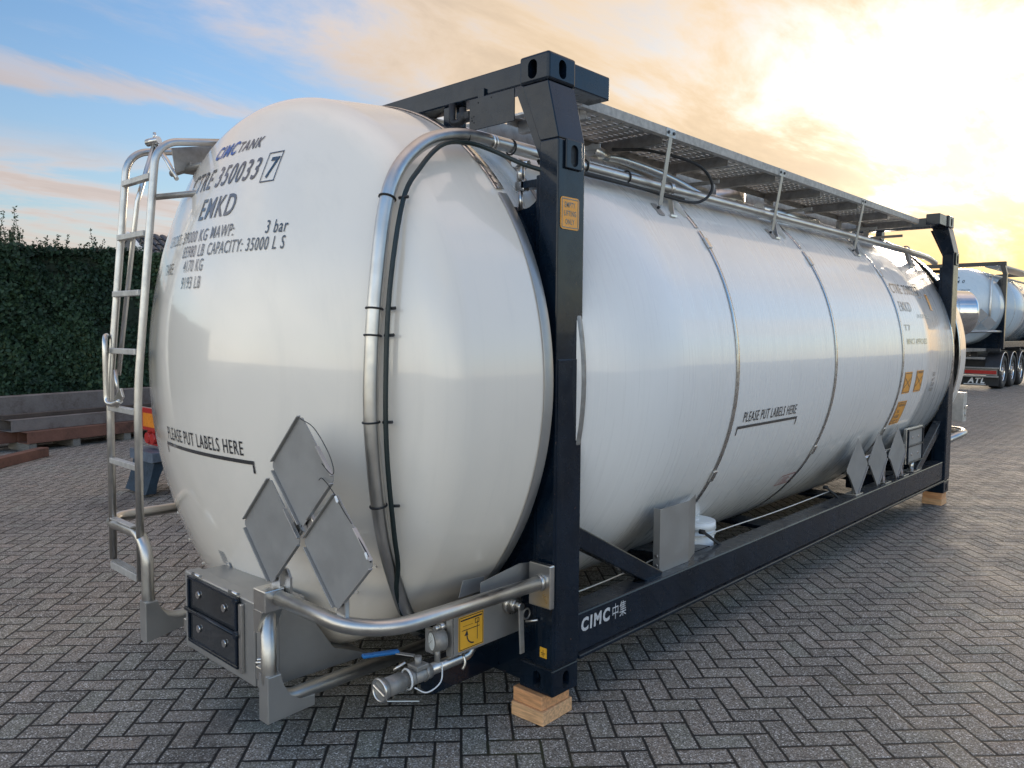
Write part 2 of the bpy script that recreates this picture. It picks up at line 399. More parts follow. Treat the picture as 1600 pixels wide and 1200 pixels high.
class MB:
    def __init__(s):
        s.bm = bmesh.new()
    def _bevel(s, geom_edges, w, seg=1):
        bmesh.ops.bevel(s.bm, geom=geom_edges, offset=w, segments=seg, affect='EDGES', profile=0.5, clamp_overlap=True)
    def box(s, x0, x1, y0, y1, z0, z1, bev=0.0, seg=2):
        vs = [s.bm.verts.new((x, y, z)) for z in (z0, z1) for y in (y0, y1) for x in (x0, x1)]
        fs = [(0, 2, 3, 1), (4, 5, 7, 6), (0, 1, 5, 4), (2, 6, 7, 3), (0, 4, 6, 2), (1, 3, 7, 5)]
        F = [s.bm.faces.new([vs[i] for i in f]) for f in fs]
        if bev:
            s._bevel(list({e for f in F for e in f.edges}), bev, seg)
        return s
    def hull8(s, pts, bev=0.0):
        """box with eight free corners, same order as box"""
        vs = [s.bm.verts.new(p) for p in pts]
        fs = [(0, 2, 3, 1), (4, 5, 7, 6), (0, 1, 5, 4), (2, 6, 7, 3), (0, 4, 6, 2), (1, 3, 7, 5)]
        F = [s.bm.faces.new([vs[i] for i in f]) for f in fs]
        if bev:
            s._bevel(list({e for f in F for e in f.edges}), bev, 2)
        return s
    def prism(s, poly, axis, a, b, bev=0.0):
        """poly: 2D outline, extruded along axis from a to b. axis x:(y,z) y:(x,z) z:(x,y)"""
        def p3(p, v):
            return {'x': (v, p[0], p[1]), 'y': (p[0], v, p[1]), 'z': (p[0], p[1], v)}[axis]
        A = [s.bm.verts.new(p3(p, a)) for p in poly]; B = [s.bm.verts.new(p3(p, b)) for p in poly]
        n = len(poly); F = []
        F.append(s.bm.faces.new(A)); F.append(s.bm.faces.new(B[::-1]))
        for i in range(n):
            F.append(s.bm.faces.new((A[i], B[i], B[(i+1) % n], A[(i+1) % n])))
        if bev:
            s._bevel(list({e for f in F[:2] for e in f.edges}), bev, 2)
        return s
    def beam(s, p, q, wdt, hgt, upv=(0, 0, 1), bev=0.004):
        p = Vector(p); q = Vector(q); d = (q-p).normalized()
        sd = d.cross(Vector(upv)).normalized(); u = sd.cross(d).normalized()
        pts = []
        for hh in (-.5, .5):
            for base in (p, q):
                for ww in (-.5, .5):
                    pts.append(base + sd*ww*wdt + u*hh*hgt)
        return s.hull8(pts, bev)
    def tube(s, pts, r, seg=14, cap=True, closed=False):
        pts = [Vector(p) for p in pts]; n = len(pts)
        rs = r if isinstance(r, (list, tuple)) else [r]*n
        rings = []; ref = None
        for i, p in enumerate(pts):
            if closed:
                d = pts[(i+1) % n]-pts[i-1]
            else:
                d = pts[min(i+1, n-1)]-pts[max(i-1, 0)]
            d.normalize()
            if ref is None:
                ref = d.orthogonal().normalized()
            else:
                ref = (ref - d*ref.dot(d)); ref.normalize()
            b = d.cross(ref)
            rings.append([s.bm.verts.new(p + (ref*math.cos(a)+b*math.sin(a))*rs[i]) for a in [2*math.pi*k/seg for k in range(seg)]])
        m = n if closed else n-1
        for i in range(m):
            A, B = rings[i], rings[(i+1) % n]
            for k in range(seg):
                f = s.bm.faces.new((A[k], A[(k+1) % seg], B[(k+1) % seg], B[k])); f.smooth = True
        if cap and not closed:
            s.bm.faces.new(rings[0][::-1]); s.bm.faces.new(rings[-1])
        return s
    def cyl(s, p, q, r, seg=20, r2=None):
        return s.tube([p, q], [r, r if r2 is None else r2], seg)
    def lathe(s, prof, cz, cx=0.0, a0=0.0, a1=360.0, seg=128):
        """revolve (r,y) outline round the horizontal y axis at (cx, cz)"""
        full = abs(a1-a0) >= 359.9
        n = seg if full else seg+1
        rings = []
        for r, y in prof:
            if r < 1e-5:
                rings.append([s.bm.verts.new((cx, y, cz))]); continue
            rings.append([s.bm.verts.new((cx+r*math.cos(R_(a0+(a1-a0)*k/seg)), y, cz+r*math.sin(R_(a0+(a1-a0)*k/seg)))) for k in range(n)])
        for A, B in zip(rings, rings[1:]):
            rng = n if full else n-1
            for k in range(rng):
                k2 = (k+1) % n
                if len(A) == 1 and len(B) == 1:
                    continue
                if len(B) == 1:
                    f = s.bm.faces.new((A[k], A[k2], B[0]))
                elif len(A) == 1:
                    f = s.bm.faces.new((A[0], B[k2], B[k]))
                else:
                    f = s.bm.faces.new((A[k], A[k2], B[k2], B[k]))
                f.smooth = True
        return s
    def holed(s, c, ux, uy, hw, hh, hr, hl, th, depth, bev=0.0):
        """plate centred c (axes ux,uy), half size hw x hh, with an upright stadium hole (radius hr, half straight hl), thick th; dark pocket goes depth deep"""
        c = Vector(c); ux = Vector(ux); uy = Vector(uy); nrm = ux.cross(uy)
        inner = []
        N = 8
        for k in range(N+1):
            a = math.pi*k/N; inner.append((hr*math.cos(a), hl+hr*math.sin(a)))
        for k in range(N+1):
            a = math.pi + math.pi*k/N; inner.append((hr*math.cos(a), -hl+hr*math.sin(a)))
        outer = []
        for (x, y) in inner:
            k = min(hw/max(abs(x), 1e-6), hh/max(abs(y), 1e-6)); outer.append((x*k, y*k))
        def ring(pts, off):
            return [s.bm.verts.new(c+ux*x+uy*y+nrm*off) for x, y in pts]
        O1 = ring(outer, 0); I1 = ring(inner, 0); I2 = ring(inner, -depth); O2 = ring(outer, -th)
        # add true corners
        n = len(inner)
        for k in range(n):
            k2 = (k+1) % n
            s.bm.faces.new((O1[k], O1[k2], I1[k2], I1[k]))
            s.bm.faces.new((I1[k], I1[k2], I2[k2], I2[k]))
            s.bm.faces.new((O2[k], O2[k2], O1[k2], O1[k]))
        s.bm.faces.new(I2)
        return s
    def clusters(s, gap=0.004):
        """groups of connected faces that touch or overlap one another"""
        vs = list(s.bm.verts); s.bm.verts.index_update(); par = list(range(len(vs)))
        def find(i):
            while par[i] != i:
                par[i] = par[par[i]]; i = par[i]
            return i
        for e in s.bm.edges:
            a, b = find(e.verts[0].index), find(e.verts[1].index)
            if a != b: par[a] = b
        isl = {}
        for v in vs:
            isl.setdefault(find(v.index), []).append(v)
        isl = list(isl.values())
        if len(isl) > 160:
            return [vs]
        bb = [(Vector((min(v.co[k] for v in g) for k in range(3))), Vector((max(v.co[k] for v in g) for k in range(3)))) for g in isl]
        p2 = list(range(len(isl)))
        def f2(i):
            while p2[i] != i:
                i = p2[i]
            return i
        for i in range(len(isl)):
            for j in range(i):
                if all(bb[i][0][k] <= bb[j][1][k]+gap and bb[j][0][k] <= bb[i][1][k]+gap for k in range(3)):
                    p2[f2(i)] = f2(j)
        out = {}
        for i, g in enumerate(isl):
            out.setdefault(f2(i), []).extend(g)
        return list(out.values())
    def build(s, name, material, parent=None, split=True):
        bmesh.ops.recalc_face_normals(s.bm, faces=s.bm.faces)
        if split and parent is not None:
            cl_ = s.clusters()
            if 1 < len(cl_) <= 90:
                first = None
                for keep in cl_:
                    ks = set(v.index for v in keep)
                    m2 = MB(); mp = {}
                    for v in keep:
                        mp[v.index] = m2.bm.verts.new(v.co)
                    for f in s.bm.faces:
                        if f.verts[0].index in ks:
                            nf = m2.bm.faces.new([mp[v.index] for v in f.verts]); nf.smooth = f.smooth
                    o = m2.build(name, material, parent, split=False)
                    first = first or o
                s.bm.free()
                return first
        off = world_loc(parent)
        if off.length:
            bmesh.ops.translate(s.bm, verts=s.bm.verts, vec=-off)
        me = bpy.data.meshes.new(name); s.bm.to_mesh(me); s.bm.free()
        me.materials.append(material)
        o = bpy.data.objects.new(name, me); COL.objects.link(o)
        if parent is not None:
            o.parent = parent
        return o


def world_loc(o):
    v = Vector((0, 0, 0))
    while o is not None:
        v += Vector(o.location); o = o.parent
    return v


def tag(o, label, cat, group=None, kind=None):
    if label: o['label'] = label
    if cat: o['category'] = cat
    if group: o['group'] = group
    if kind: o['kind'] = kind
    return o


def thing(name, loc, label, cat, group=None):
    o = bpy.data.objects.new(name, None); COL.objects.link(o)
    o.location = loc; o.empty_display_size = 0.2
    return tag(o, label, cat, group)


def fillet(pts, r, n=8):
    """round the corners of a polyline"""
    pts = [Vector(p) for p in pts]; out = [pts[0]]
    rs = r if isinstance(r, (list, tuple)) else [r]*(len(pts)-2)
    for i in range(1, len(pts)-1):
        a, b, c = pts[i-1], pts[i], pts[i+1]
        d1 = (a-b).normalized(); d2 = (c-b).normalized()
        ang = d1.angle(d2); t = rs[i-1]/math.tan(ang/2)
        t = min(t, (a-b).length*0.49, (c-b).length*0.49); rr = t*math.tan(ang/2)
        ctr = b + (d1+d2).normalized()*(rr/math.sin(ang/2))
        p0 = b+d1*t; p1 = b+d2*t; v0 = p0-ctr; v1 = p1-ctr; th = v0.angle(v1)
        for k in range(n+1):
            f = k/n
            out.append(ctr + (v0*math.sin((1-f)*th)+v1*math.sin(f*th))/math.sin(th))
    out.append(pts[-1])
    return out


def smooth(pts, n=6):
    """Catmull-Rom through points"""
    P = [Vector(p) for p in pts]; P = [P[0]*2-P[1]] + P + [P[-1]*2-P[-2]]; out = []
    for i in range(1, len(P)-2):
        a, b, c, d = P[i-1:i+3]
        for k in range(n):
            t = k/n
            out.append(0.5*((2*b)+(c-a)*t+(2*a-5*b+4*c-d)*t*t+(3*b-a-3*c+d)*t**3))
    out.append(P[-2]); return out


_tc = {}
def text_geo(body, bold=0.0):
    """flat glyph geometry: verts (u,v) with cap height 1, faces, width"""
    key = (body, bold)
    if key in _tc:
        return _tc[key]
    cu = bpy.data.curves.new("t", 'FONT'); cu.body = body; cu.resolution_u = 3; cu.offset = bold*1.5; cu.space_character = 1.14+bold*4.0; cu.fill_mode = 'FRONT'
    ob = bpy.data.objects.new("t", cu); COL.objects.link(ob)
    dg = bpy.context.evaluated_depsgraph_get(); dg.update()
    me = bpy.data.meshes.new_from_object(ob.evaluated_get(dg))
    vs = [(v.co.x, v.co.y) for v in me.vertices]; fs = [tuple(p.vertices) for p in me.polygons]
    bpy.data.objects.remove(ob); bpy.data.curves.remove(cu); bpy.data.meshes.remove(me)
    k = 1/0.729
    vs = [(x*k, y*k) for x, y in vs]
    x0 = min(v[0] for v in vs); x1 = max(v[0] for v in vs)
    vs = [(x-x0, y) for x, y in vs]
    _tc[key] = (vs, fs, x1-x0)
    return _tc[key]


def put_text(mb, body, fn, u0, v0, width, height, bold=0.0, shear=0.0):
    """write body into box starting (u0,v0), width x cap height, mapped to 3D by fn(u,v)"""
    vs, fs, wd = text_geo(body, bold)
    V = [mb.bm.verts.new(fn(u0 + x*width/wd + shear*y*height, v0 + y*height)) for x, y in vs]
    for f in fs:
        try:
            mb.bm.faces.new([V[i] for i in f])
        except ValueError:
            pass


def line(body, fn, u0, v0, width, height, bold=0.0, shear=0.0, mt='ink', parent=None, name='lettering'):
    m = MB(); put_text(m, body, fn, u0, v0, width, height, bold, shear)
    return m.build(name, MT[mt], parent, split=False)


def put_rect(mb, fn, u0, u1, v0, v1, n=12, nv=2):
    g = [[mb.bm.verts.new(fn(u0+(u1-u0)*i/n, v0+(v1-v0)*j/nv)) for i in range(n+1)] for j in range(nv+1)]
    for j in range(nv):
        for i in range(n):
            mb.bm.faces.new((g[j][i], g[j][i+1], g[j+1][i+1], g[j+1][i]))


def put_frame(mb, fn, u0, u1, v0, v1, t):
    put_rect(mb, fn, u0, u1, v0, v0+t); put_rect(mb, fn, u0, u1, v1-t, v1)
    put_rect(mb, fn, u0, u0+t, v0+t, v1-t, 2, 6); put_rect(mb, fn, u1-t, u1, v0+t, v1-t, 2, 6)


# ================================================================== ground
g = MB()
for k in range(1):
    g.box(-900, 900, -900, 900, -0.3, 0.0)
ground = g.build('ground', MT['paving'])
tag(ground, 'dark grey concrete block paving laid in herringbone across the yard', 'paving', kind='structure')

# ================================================================== tank container
ZC, RT = 1.445, 1.30

def dome_profile(R0=RT, y_start=-0.06, taper=0.033, y1=-0.4316, rk=0.2024, rc=2.3735):
    R1 = R0-taper; a = R1-rk; s = math.asin(a/(rc-rk)); yc = y1+(rc-rk)*math.cos(s)
    pr = [(R0, y_start), (R0-taper*0.30, y_start+(y1-y_start)*0.45), (R0-taper*0.68, y_start+(y1-y_start)*0.78)]
    for k in range(17):
        t = math.pi/2+(s-math.pi/2)*k/16
        pr.append((a+rk*math.sin(t), y1-rk*math.cos(t)))
    for k in range(1, 19):
        t = s*(1-k/18)
        pr.append((rc*math.sin(t), yc-rc*math.cos(t)))
    return pr

DPROF = dome_profile()

def dome_y(r):
    for (r0, y0), (r1, y1) in zip(DPROF, DPROF[1:]):
        if r1 <= r <= r0 and r0 > r1:
            return y0+(y1-y0)*(r0-r)/(r0-r1)
    return DPROF[-1][1]

def on_dome(u, v, off=0.003):
    return (u, dome_y(math.hypot(u, v-ZC))-off, v)

def on_barrel(u, v, off=0.003):
    """u: y position, v: height on the right-hand side"""
    s = max(-1, min(1, (v-ZC)/RT)); c = math.sqrt(1-s*s)
    return ((RT+off)*c, u, ZC+(RT+off)*s)

def on_x(x):
    return lambda u, v: (x, u, v)

def flipped(pr):
    return [(r, 6.058-y) for r, y in pr]


TC = thing('tank_container', (0, 0, 0.12), 'large white tank container in a navy blue steel frame standing on timber blocks', 'tank container')

# --- shell
MB().lathe(DPROF, ZC).build('end_dome', MT['cream'], TC)
MB().lathe(flipped(DPROF), ZC).build('end_dome', MT['white'], TC)
MB().lathe([(RT-0.06, 0.135), (RT, 0.135), (RT, 1.0), (RT, 2.2), (RT, 3.6), (RT, 5.0), (RT, 5.923), (RT-0.06, 5.923)], ZC).build('barrel', MT['white'], TC)
MB().lathe([(RT-0.055, -0.10), (RT-0.055, 0.2), ], ZC).build('vessel_shell', MT['white'], TC)
MB().lathe([(RT-0.055, 5.85), (RT-0.055, 6.17), ], ZC).build('vessel_shell', MT['white'], TC)
# --- stainless strapping bands; their upper run is perforated
def band(y, wd, r=RT+0.004, upper=True):
    if upper:
        MB().lathe([(r, y-wd/2), (r+0.003, y-wd/2+0.004), (r+0.003, y+wd/2-0.004), (r, y+wd/2)], ZC, a0=-140, a1=37, seg=90).build('strap_band', MT['band'], TC)
        MB().lathe([(r, y-wd/2), (r+0.003, y-wd/2+0.004), (r+0.003, y+wd/2-0.004), (r, y+wd/2)], ZC, a0=38, a1=140, seg=60).build('strap_band', MT['perf'], TC)
    else:
        MB().lathe([(r, y-wd/2), (r+0.003, y-wd/2+0.004), (r+0.003, y+wd/2-0.004), (r, y+wd/2)], ZC).build('strap_band', MT['band'], TC)
for yb in (1.525, 2.948, 4.383):
    band(yb, 0.034)
    k = MB()                                                             # clamp buckles
    for ang in (-27, 33):
        c, s = math.cos(R_(ang)), math.sin(R_(ang)); t = Vector((-s, 0, c))
        p = Vector(((RT+0.010)*c, yb, ZC+(RT+0.010)*s))
        k.beam(p-t*0.035, p+t*0.035, 0.042, 0.012, upv=(c, 0, s), bev=0.003)
    k.build('band_buckle', MT['band'], TC)
MB().lathe([(RT+0.002, -0.1025), (RT+0.005, -0.0985), (RT+0.005, -0.0515), (RT+0.002, -0.0475)], ZC, a0=-140, a1=37, seg=90).build('strap_band', MT['sheet'], TC)
MB().lathe([(RT+0.002, -0.1025), (RT+0.005, -0.0985), (RT+0.005, -0.0515), (RT+0.002, -0.0475)], ZC, a0=38, a1=140, seg=60).build('strap_band', MT['perf'], TC)
MB().lathe([(RT+0.002, 0.136), (RT+0.004, 0.140), (RT+0.004, 0.164), (RT+0.002, 0.168)], ZC).build('strap_band', MT['galv'], TC)
band(6.133, 0.055, RT+0.002)
band(5.898, 0.050, RT+0.002)
# rivetted lip round the underside of the near dome
lip = MB()
for a in range(214, 332, 9):
    c, s = math.cos(R_(a)), math.sin(R_(a)); r = 1.135
    p = Vector((r*c, dome_y(r)-0.001, ZC+r*s)); q = p+Vector((c*0.3, -1, s*0.3)).normalized()*0.006
    lip.cyl(p, q, 0.008, 8)
lip.build('dome_lip', MT['cream'], TC)

# --- frame ends
def frame_end(flip, far=False):
    f = (lambda y: 6.058-y) if flip else (lambda y: y)
    def Y(a, b):
        a, b = f(a), f(b); return (min(a, b), max(a, b))
    for sx in (1, -1):
        def X(a, b):
            return (min(sx*a, sx*b), max(sx*a, sx*b))
        # bottom casting
        m = MB(); y0, y1 = Y(0, 0.178)
        m.box(*X(1.085, 1.273), y0+0.003, y1-0.003, 0.122, 0.238, 0.006)
        c = m.build('corner_casting', MT['navy'], TC)
        e = 0.06 if not flip else -0.06
        xe = sx*1.273
        carve(c, [(stadium((sx*1.185, 0.178), 0.022, 0.016), 'y', f(-0.01), f(0.055)), (stadium((f(0.092), 0.178), 0.021, 0.016), 'x', xe-sx*0.05, xe+sx*0.01)])
        # post with notch and cranked head
        m = MB()
        m.box(*X(1.172, 1.273), y0+0.002, y1-0.002, 0.240, 2.435, 0.006)
        a = [(sx*x, y, z) for z, xs in ((2.436, (1.172, 1.273)), (2.672, (1.072, 1.214))) for y in (y0+0.004, y1-0.004) for x in xs]
        m.hull8(a, 0.004)
        m.box(*X(1.262, 1.2765), y0+0.012, y1-0.006, 0.26, 1.545, 0.004)           # doubler plate on the lower half
        m.box(*X(1.150, 1.180), y0+0.010, y1-0.020, 0.24, 2.30, 0.003)             # inner web of the post
        m.build('corner_post', MT['navy'], TC)
        # top casting
        m = MB()
        m.box(*X(1.058, 1.219), y0, y1, 2.674, 2.790, 0.012, 3)
        c = m.build('corner_casting', MT['navy'], TC)
        carve(c, [(stadium((sx*1.132, 2.730), 0.025, 0.014), 'y', f(-0.01), f(0.07)), (stadium((f(0.089), 2.730), 0.024, 0.014), 'x', sx*1.16, sx*1.23)])
        # stub beam along the tank behind the top casting
        m = MB(); ya, yb = Y(0.180, 0.435)
        m.box(*X(1.085, 1.205), ya, yb, 2.680, 2.782, 0.006)
        m.build('stub_beam', MT['navy'], TC)
        # lifting pad with a slotted eye
        m = MB(); yc = f(0.092)
        m.box(*X(1.2735, 1.285), yc-0.052, yc+0.052, 2.318, 2.436, 0.004)
        c = m.build('lifting_pad', MT['navy'], TC)
        h = MB(); h.prism(stadium((yc, 2.372), 0.024, 0.020), 'x', sx*1.2735, sx*1.2745); h.build('pad_backing', MT['black'], c)
        carve(c, [(stadium((yc, 2.372), 0.024, 0.020), 'x', sx*1.27, sx*1.29)])
        # gusset under top casting
        m = MB(); a0, a1 = Y(0.020, 0.034)
        m.prism([(sx*1.172, 2.672), (sx*1.02, 2.672), (sx*1.172, 2.34)], 'y', a0, a1)
        m.prism([(sx*1.172, 2.25), (sx*1.172, 2.288), (sx*1.055, 2.288), (sx*1.055, 2.262)], 'y', a0, a1+0.05)
        m.build('gusset', MT['navy'], TC)
        # saddle web between post and tank, with the scooped top
        m = MB(); a0, a1 = Y(0.030, 0.046)
        poly = []
        c0 = (1.06, 2.290); rr = 0.118                                             # scoop
        for k in range(9):
            a = R_(0 - 90*k/8)
            poly.append((sx*(c0[0]+rr*math.cos(a)-0.006), c0[1]+rr*math.sin(a)))
        for k in range(41):
            a = R_(36 - (36+96)*k/40)
            poly.append((sx*1.225*math.cos(a), ZC+1.225*math.sin(a)))
        poly.append((sx*-0.06, 0.17)); poly.append((sx*1.172, 0.17))
        m.prism(poly, 'y', a0, a1)
        m.build('saddle_web', MT['navy'], TC)
        m = MB()
        lo, hi = (-125, 36) if sx > 0 else (144, 305)
        ys = sorted((f(-0.045), f(0.13)))
        m.lathe([(1.232, ys[0]), (1.262, ys[0]), (1.262, ys[1]), (1.232, ys[1])], ZC, a0=lo if sx > 0 else 144, a1=hi, seg=64)
        m.build('saddle_ring', MT['navy'], TC)
        # diagonal brace from post down to side rail
        m = MB()
        m.beam((sx*1.195, f(0.17), 0.79), (sx*1.195, f(0.90), 0.415), 0.07, 0.085, upv=(0, 0, 1), bev=0.006)
        m.build('diagonal_brace', MT['navy'], TC)
    # cross beams
    m = MB(); y0, y1 = Y(0.035, 0.150)
    m.box(-1.06, 1.06, y0, y1, 2.692, 2.785, 0.006)
    for xk in (-0.55, 0.57, 0.2):
        m.box(xk-0.03, xk+0.03, y0+0.01, y1-0.01, 2.60, 2.692, 0.006)
    m.build('top_cross_beam', MT['navy'], TC)
    m = MB()
    m.box(-1.085, 1.085, y0, y1, 0.13, 0.33, 0.006)
    m.build('bottom_cross_beam', MT['navy'], TC)
    m = MB()
    for sx in (1, -1):
        x0, x1 = sorted((sx*0.85, sx*0.93)); ya, yb = sorted((f(-0.36), f(0.034)))
        m.box(x0, x1, ya, yb, 0.15, 0.27, 0.005)
    m.build('bumper_carrier', MT['navy'], TC)

frame_end(False); frame_end(True)

# side rails
for sx in (1, -1):
    m = MB()
    def X(a, b):
        return (min(sx*a, sx*b), max(sx*a, sx*b))
    m.box(*X(1.135, 1.262), 0.180, 5.878, 0.258, 0.437, 0.008)
    m.box(*X(1.120, 1.279), 0.180, 5.878, 0.238, 0.256, 0.004)
    m.build('side_rail', MT['navy'], TC)
# bottom cross members carrying the tank
m = MB()
for y in (1.7, 3.0, 4.4):
    m.box(-1.13, 1.13, y-0.11, y+0.11, 0.235, 0.262, 0.004)
m.build('cross_member', MT['navy'], TC)
m = MB()
for sx in (1, -1):
    for y in (4.75, 1.3):
        x0, x1 = sorted((sx*0.75, sx*1.12))
        m.prism([(x0, 0.27), (x1, 0.27), (x1, 0.43), (x0, 0.40)], 'y', y, y+0.30, 0.004)
m.build('rail_bracket', MT['navy'], TC)

# identification plate holder hung under the top beam
m = MB(); m.box(0.745, 1.017, 0.016, 0.022, 2.545, 2.682, 0.002); m.box(0.79, 0.83, 0.0225, 0.034, 2.64, 2.72, 0.002)
pl = m.build('navy_plate', MT['navy'], TC)
h = MB()
for (x, z) in ((0.80, 2.66), (0.88, 2.668), (0.76, 2.60), (0.772, 2.605), (0.762, 2.588), (0.774, 2.578)):
    h.cyl((x, 0.0156, z), (x, 0.0146, z), 0.004, 8)
h.build('plate_hole', MT['black'], pl)
m = MB(); m.tube(fillet([(0.62, 0.03, 2.69), (0.62, 0.03, 2.60), (0.69, 0.03, 2.60), (0.69, 0.03, 2.66)], 0.02, 5), 0.017, 10)
m.box(0.66, 0.735, 0.02, 0.07, 2.605, 2.64, 0.004)
m.build('hose_hook', MT['black'], TC)

# --- walkways on top
def walkway(x0, x1, z, legs):
    m = MB(); ya, yb = 0.46, 5.60
    nst = max(3, round((x1-x0)/0.034)); pit = (x1-x0)/nst
    for k in range(nst):
        m.box(x0+k*pit, x0+(k+1)*pit-0.0075, ya, yb, z-0.006, z, 0)
    y = ya; q = 0
    while y < yb:
        m.box(x0, x1-0.003, y, y+0.042, z-0.0105, z-0.0065, 0); y += 0.095
    deck = m.build('walkway_deck', MT['alu'], TC)
    m = MB()
    m.box(x1-0.001, x1+0.004, ya, yb, z-0.044, z+0.003, 0.001)
    m.box(x1-0.03, x1-0.002, ya, yb, z-0.044, z-0.040, 0)
    m.box(x0-0.005, x0, ya, yb, z-0.044, z+0.003, 0.001)
    m.build('walkway_edge', MT['tread'], TC)
    m = MB()
    for y in (0.56, 1.22, 1.95, 2.60, 3.36, 4.12, 4.85, 5.52):
        m.box(x0+0.001, x1-0.034, y-0.022, y-0.018, z-0.075, z-0.012, 0)
        m.box(x0+0.001, x1-0.034, y-0.018, y+0.016, z-0.075, z-0.071, 0)
    m.build('walkway_joist', MT['galv'], TC)
    if legs:
        for y in legs:
            m = MB()
            c, s = math.cos(R_(42.5)), math.sin(R_(42.5))
            m.beam((x1+0.007, y, z-0.03), (RT*c+0.02, y+0.0, ZC+RT*s+0.02), 0.034, 0.006, upv=(1, 0, 0.2), bev=0.001)
            m.box(x1+0.0042, x1+0.0085, y-0.045, y+0.045, z-0.046, z+0.002, 0.001)
            p = Vector((RT*c, y, ZC+RT*s)); n = Vector((c, 0, s)); t = Vector((-s, 0, c))
            m.beam(p-t*0.05+n*0.004, p+t*0.04+n*0.004, 0.05, 0.006, upv=n, bev=0.001)
            lg = m.build('walkway_leg', MT['sheet'], TC)
            b = MB()
            for dy in (-0.026, 0.026):
                b.cyl((x1+0.0085, y+dy, z-0.022), (x1+0.014, y+dy, z-0.022), 0.009, 6)
            b.cyl(p+n*0.007, p+n*0.02, 0.008, 6)
            b.build('bolt', MT['chassis'], lg)
walkway(0.56, 1.03, 2.737, (1.22, 2.60, 4.12))
walkway(-0.40, 0.10, 2.720, None)
# spill tray wall and manway housings along the crown
m = MB()
m.box(0.44, 0.452, 0.42, 5.62, 2.655, 2.735, 0.003)
m.box(-0.55, -0.538, 0.42, 5.62, 2.655, 2.735, 0.003)
for y in (0.42, 2.1, 4.0, 5.61):
    m.box(-0.537, 0.439, y, y+0.01, 2.66, 2.73, 0.002)
m.build('spill_tray', MT['galv'], TC)
m = MB()
for y, r in ((1.4, 0.13), (3.0, 0.27), (4.6, 0.13)):
    m.cyl((0.28, y, 2.58), (0.28, y, 2.70), r, 28)
m.build('manway', MT['steel'], TC)
m = MB(); m.tube([(0.73, 0.85, 2.53), (0.73, 2.1, 2.53)], 0.055, 18); m.tube([(0.73, 2.9, 2.54), (0.73, 3.9, 2.54)], 0.05, 18)
m.build('air_line_housing', MT['steel'], TC)
m = MB()
for y in (0.7, 1.9, 3.3, 4.7, 5.4):
    m.box(0.60, 0.64, y, y+0.035, 2.56, 2.66, 0.003); m.box(0.58, 0.95, y+0.01, y+0.018, 2.560, 2.585, 0.002)
m.build('tray_support', MT['galv'], TC)

# --- air line: big stainless pipe over the dome and along the shoulder
PIPE = [(0.935, 6.55, 2.40), (0.928, 6.10, 2.44), (0.925, 4.5, 2.455), (0.92, 3.0, 2.458), (0.92, 1.5, 2.46), (0.92, 0.4, 2.462), (0.92, 0.02, 2.468), (0.932, -0.24, 2.452), (0.958, -0.46, 2.365), (0.985, -0.62, 2.18), (1.008, -0.70, 1.83), (1.018, -0.735, 1.46), (1.018, -0.725, 1.20), (1.008, -0.675, 0.90), (0.968, -0.56, 0.62), (0.89, -0.44, 0.47), (0.80, -0.34, 0.39)]
PS = smooth(PIPE, 8)
pipe = MB().tube(PS, 0.0285, 18).build('air_pipe', MT['tube'], TC)
# darker hose tied to it
HO = [(1.20, 0.02, 2.31), (1.10, -0.03, 2.35), (0.99, -0.10, 2.41), (0.955, -0.20, 2.425), (0.985, -0.36, 2.385), (1.015, -0.50, 2.27), (1.035, -0.60, 2.13), (1.058, -0.68, 1.80), (1.066, -0.705, 1.46), (1.066, -0.70, 1.2), (1.06, -0.665, 0.92), (1.04, -0.63, 0.78), (0.995, -0.60, 0.66), (0.93, -0.50, 0.50), (0.87, -0.36, 0.40)]
MB().tube(smooth(HO, 6), 0.0095, 10).build('green_hose', MT['hose'], TC)
ties = MB()
for zt in (2.16, 1.72, 1.645, 1.335, 1.00):
    q = min((p for p in PS if p.y < -0.3), key=lambda p: abs(p.z-zt))
    i = PS.index(q); d = (PS[i+1]-PS[i-1]).normalized(); a = d.orthogonal().normalized(); b = d.cross(a)
    ties.tube([q+(a*math.cos(t)+b*math.sin(t))*0.0305 for t in [2*math.pi*k/24 for k in range(24)]], 0.004, 6, closed=True)
    ties.tube([q+Vector((0.03, 0.03, 0)), q+Vector((0.066, 0.045, 0.003))], 0.006, 6)
for yt in (-0.18, 0.10, 0.62, 0.98):
    q = Vector((0.921, yt, 2.463 if yt > 0 else 2.458))
    ties.tube([q+Vector((math.cos(t), 0, math.sin(t)))*0.0315 for t in [2*math.pi*k/24 for k in range(24)]], 0.004, 6, closed=True)
ties.build('cable_tie', MT['black'], TC)
m = MB()
m.tube(smooth([(0.95, 0.25, 2.425), (0.955, 0.9, 2.42), (0.96, 1.5, 2.40), (0.985, 1.68, 2.43), (1.0, 1.74, 2.52), (0.97, 1.62, 2.62), (0.88, 1.3, 2.655), (0.78, 1.05, 2.64)], 8), 0.0085, 8)
m.tube([(0.955, 0.25, 2.416), (0.955, 1.5, 2.413)], 0.0085, 8)
m.build('loop_hose', MT['black'], TC)
m = MB(); m.tube(smooth([(0.92, 1.78, 2.462), (0.84, 1.5, 2.55), (0.77, 1.18, 2.60), (0.74, 1.0, 2.60)], 6), 0.026, 14)
m.tube([(0.74, 1.04, 2.60), (0.74, 0.92, 2.62)], 0.036, 12)
m.build('branch_pipe', MT['steel'], TC)
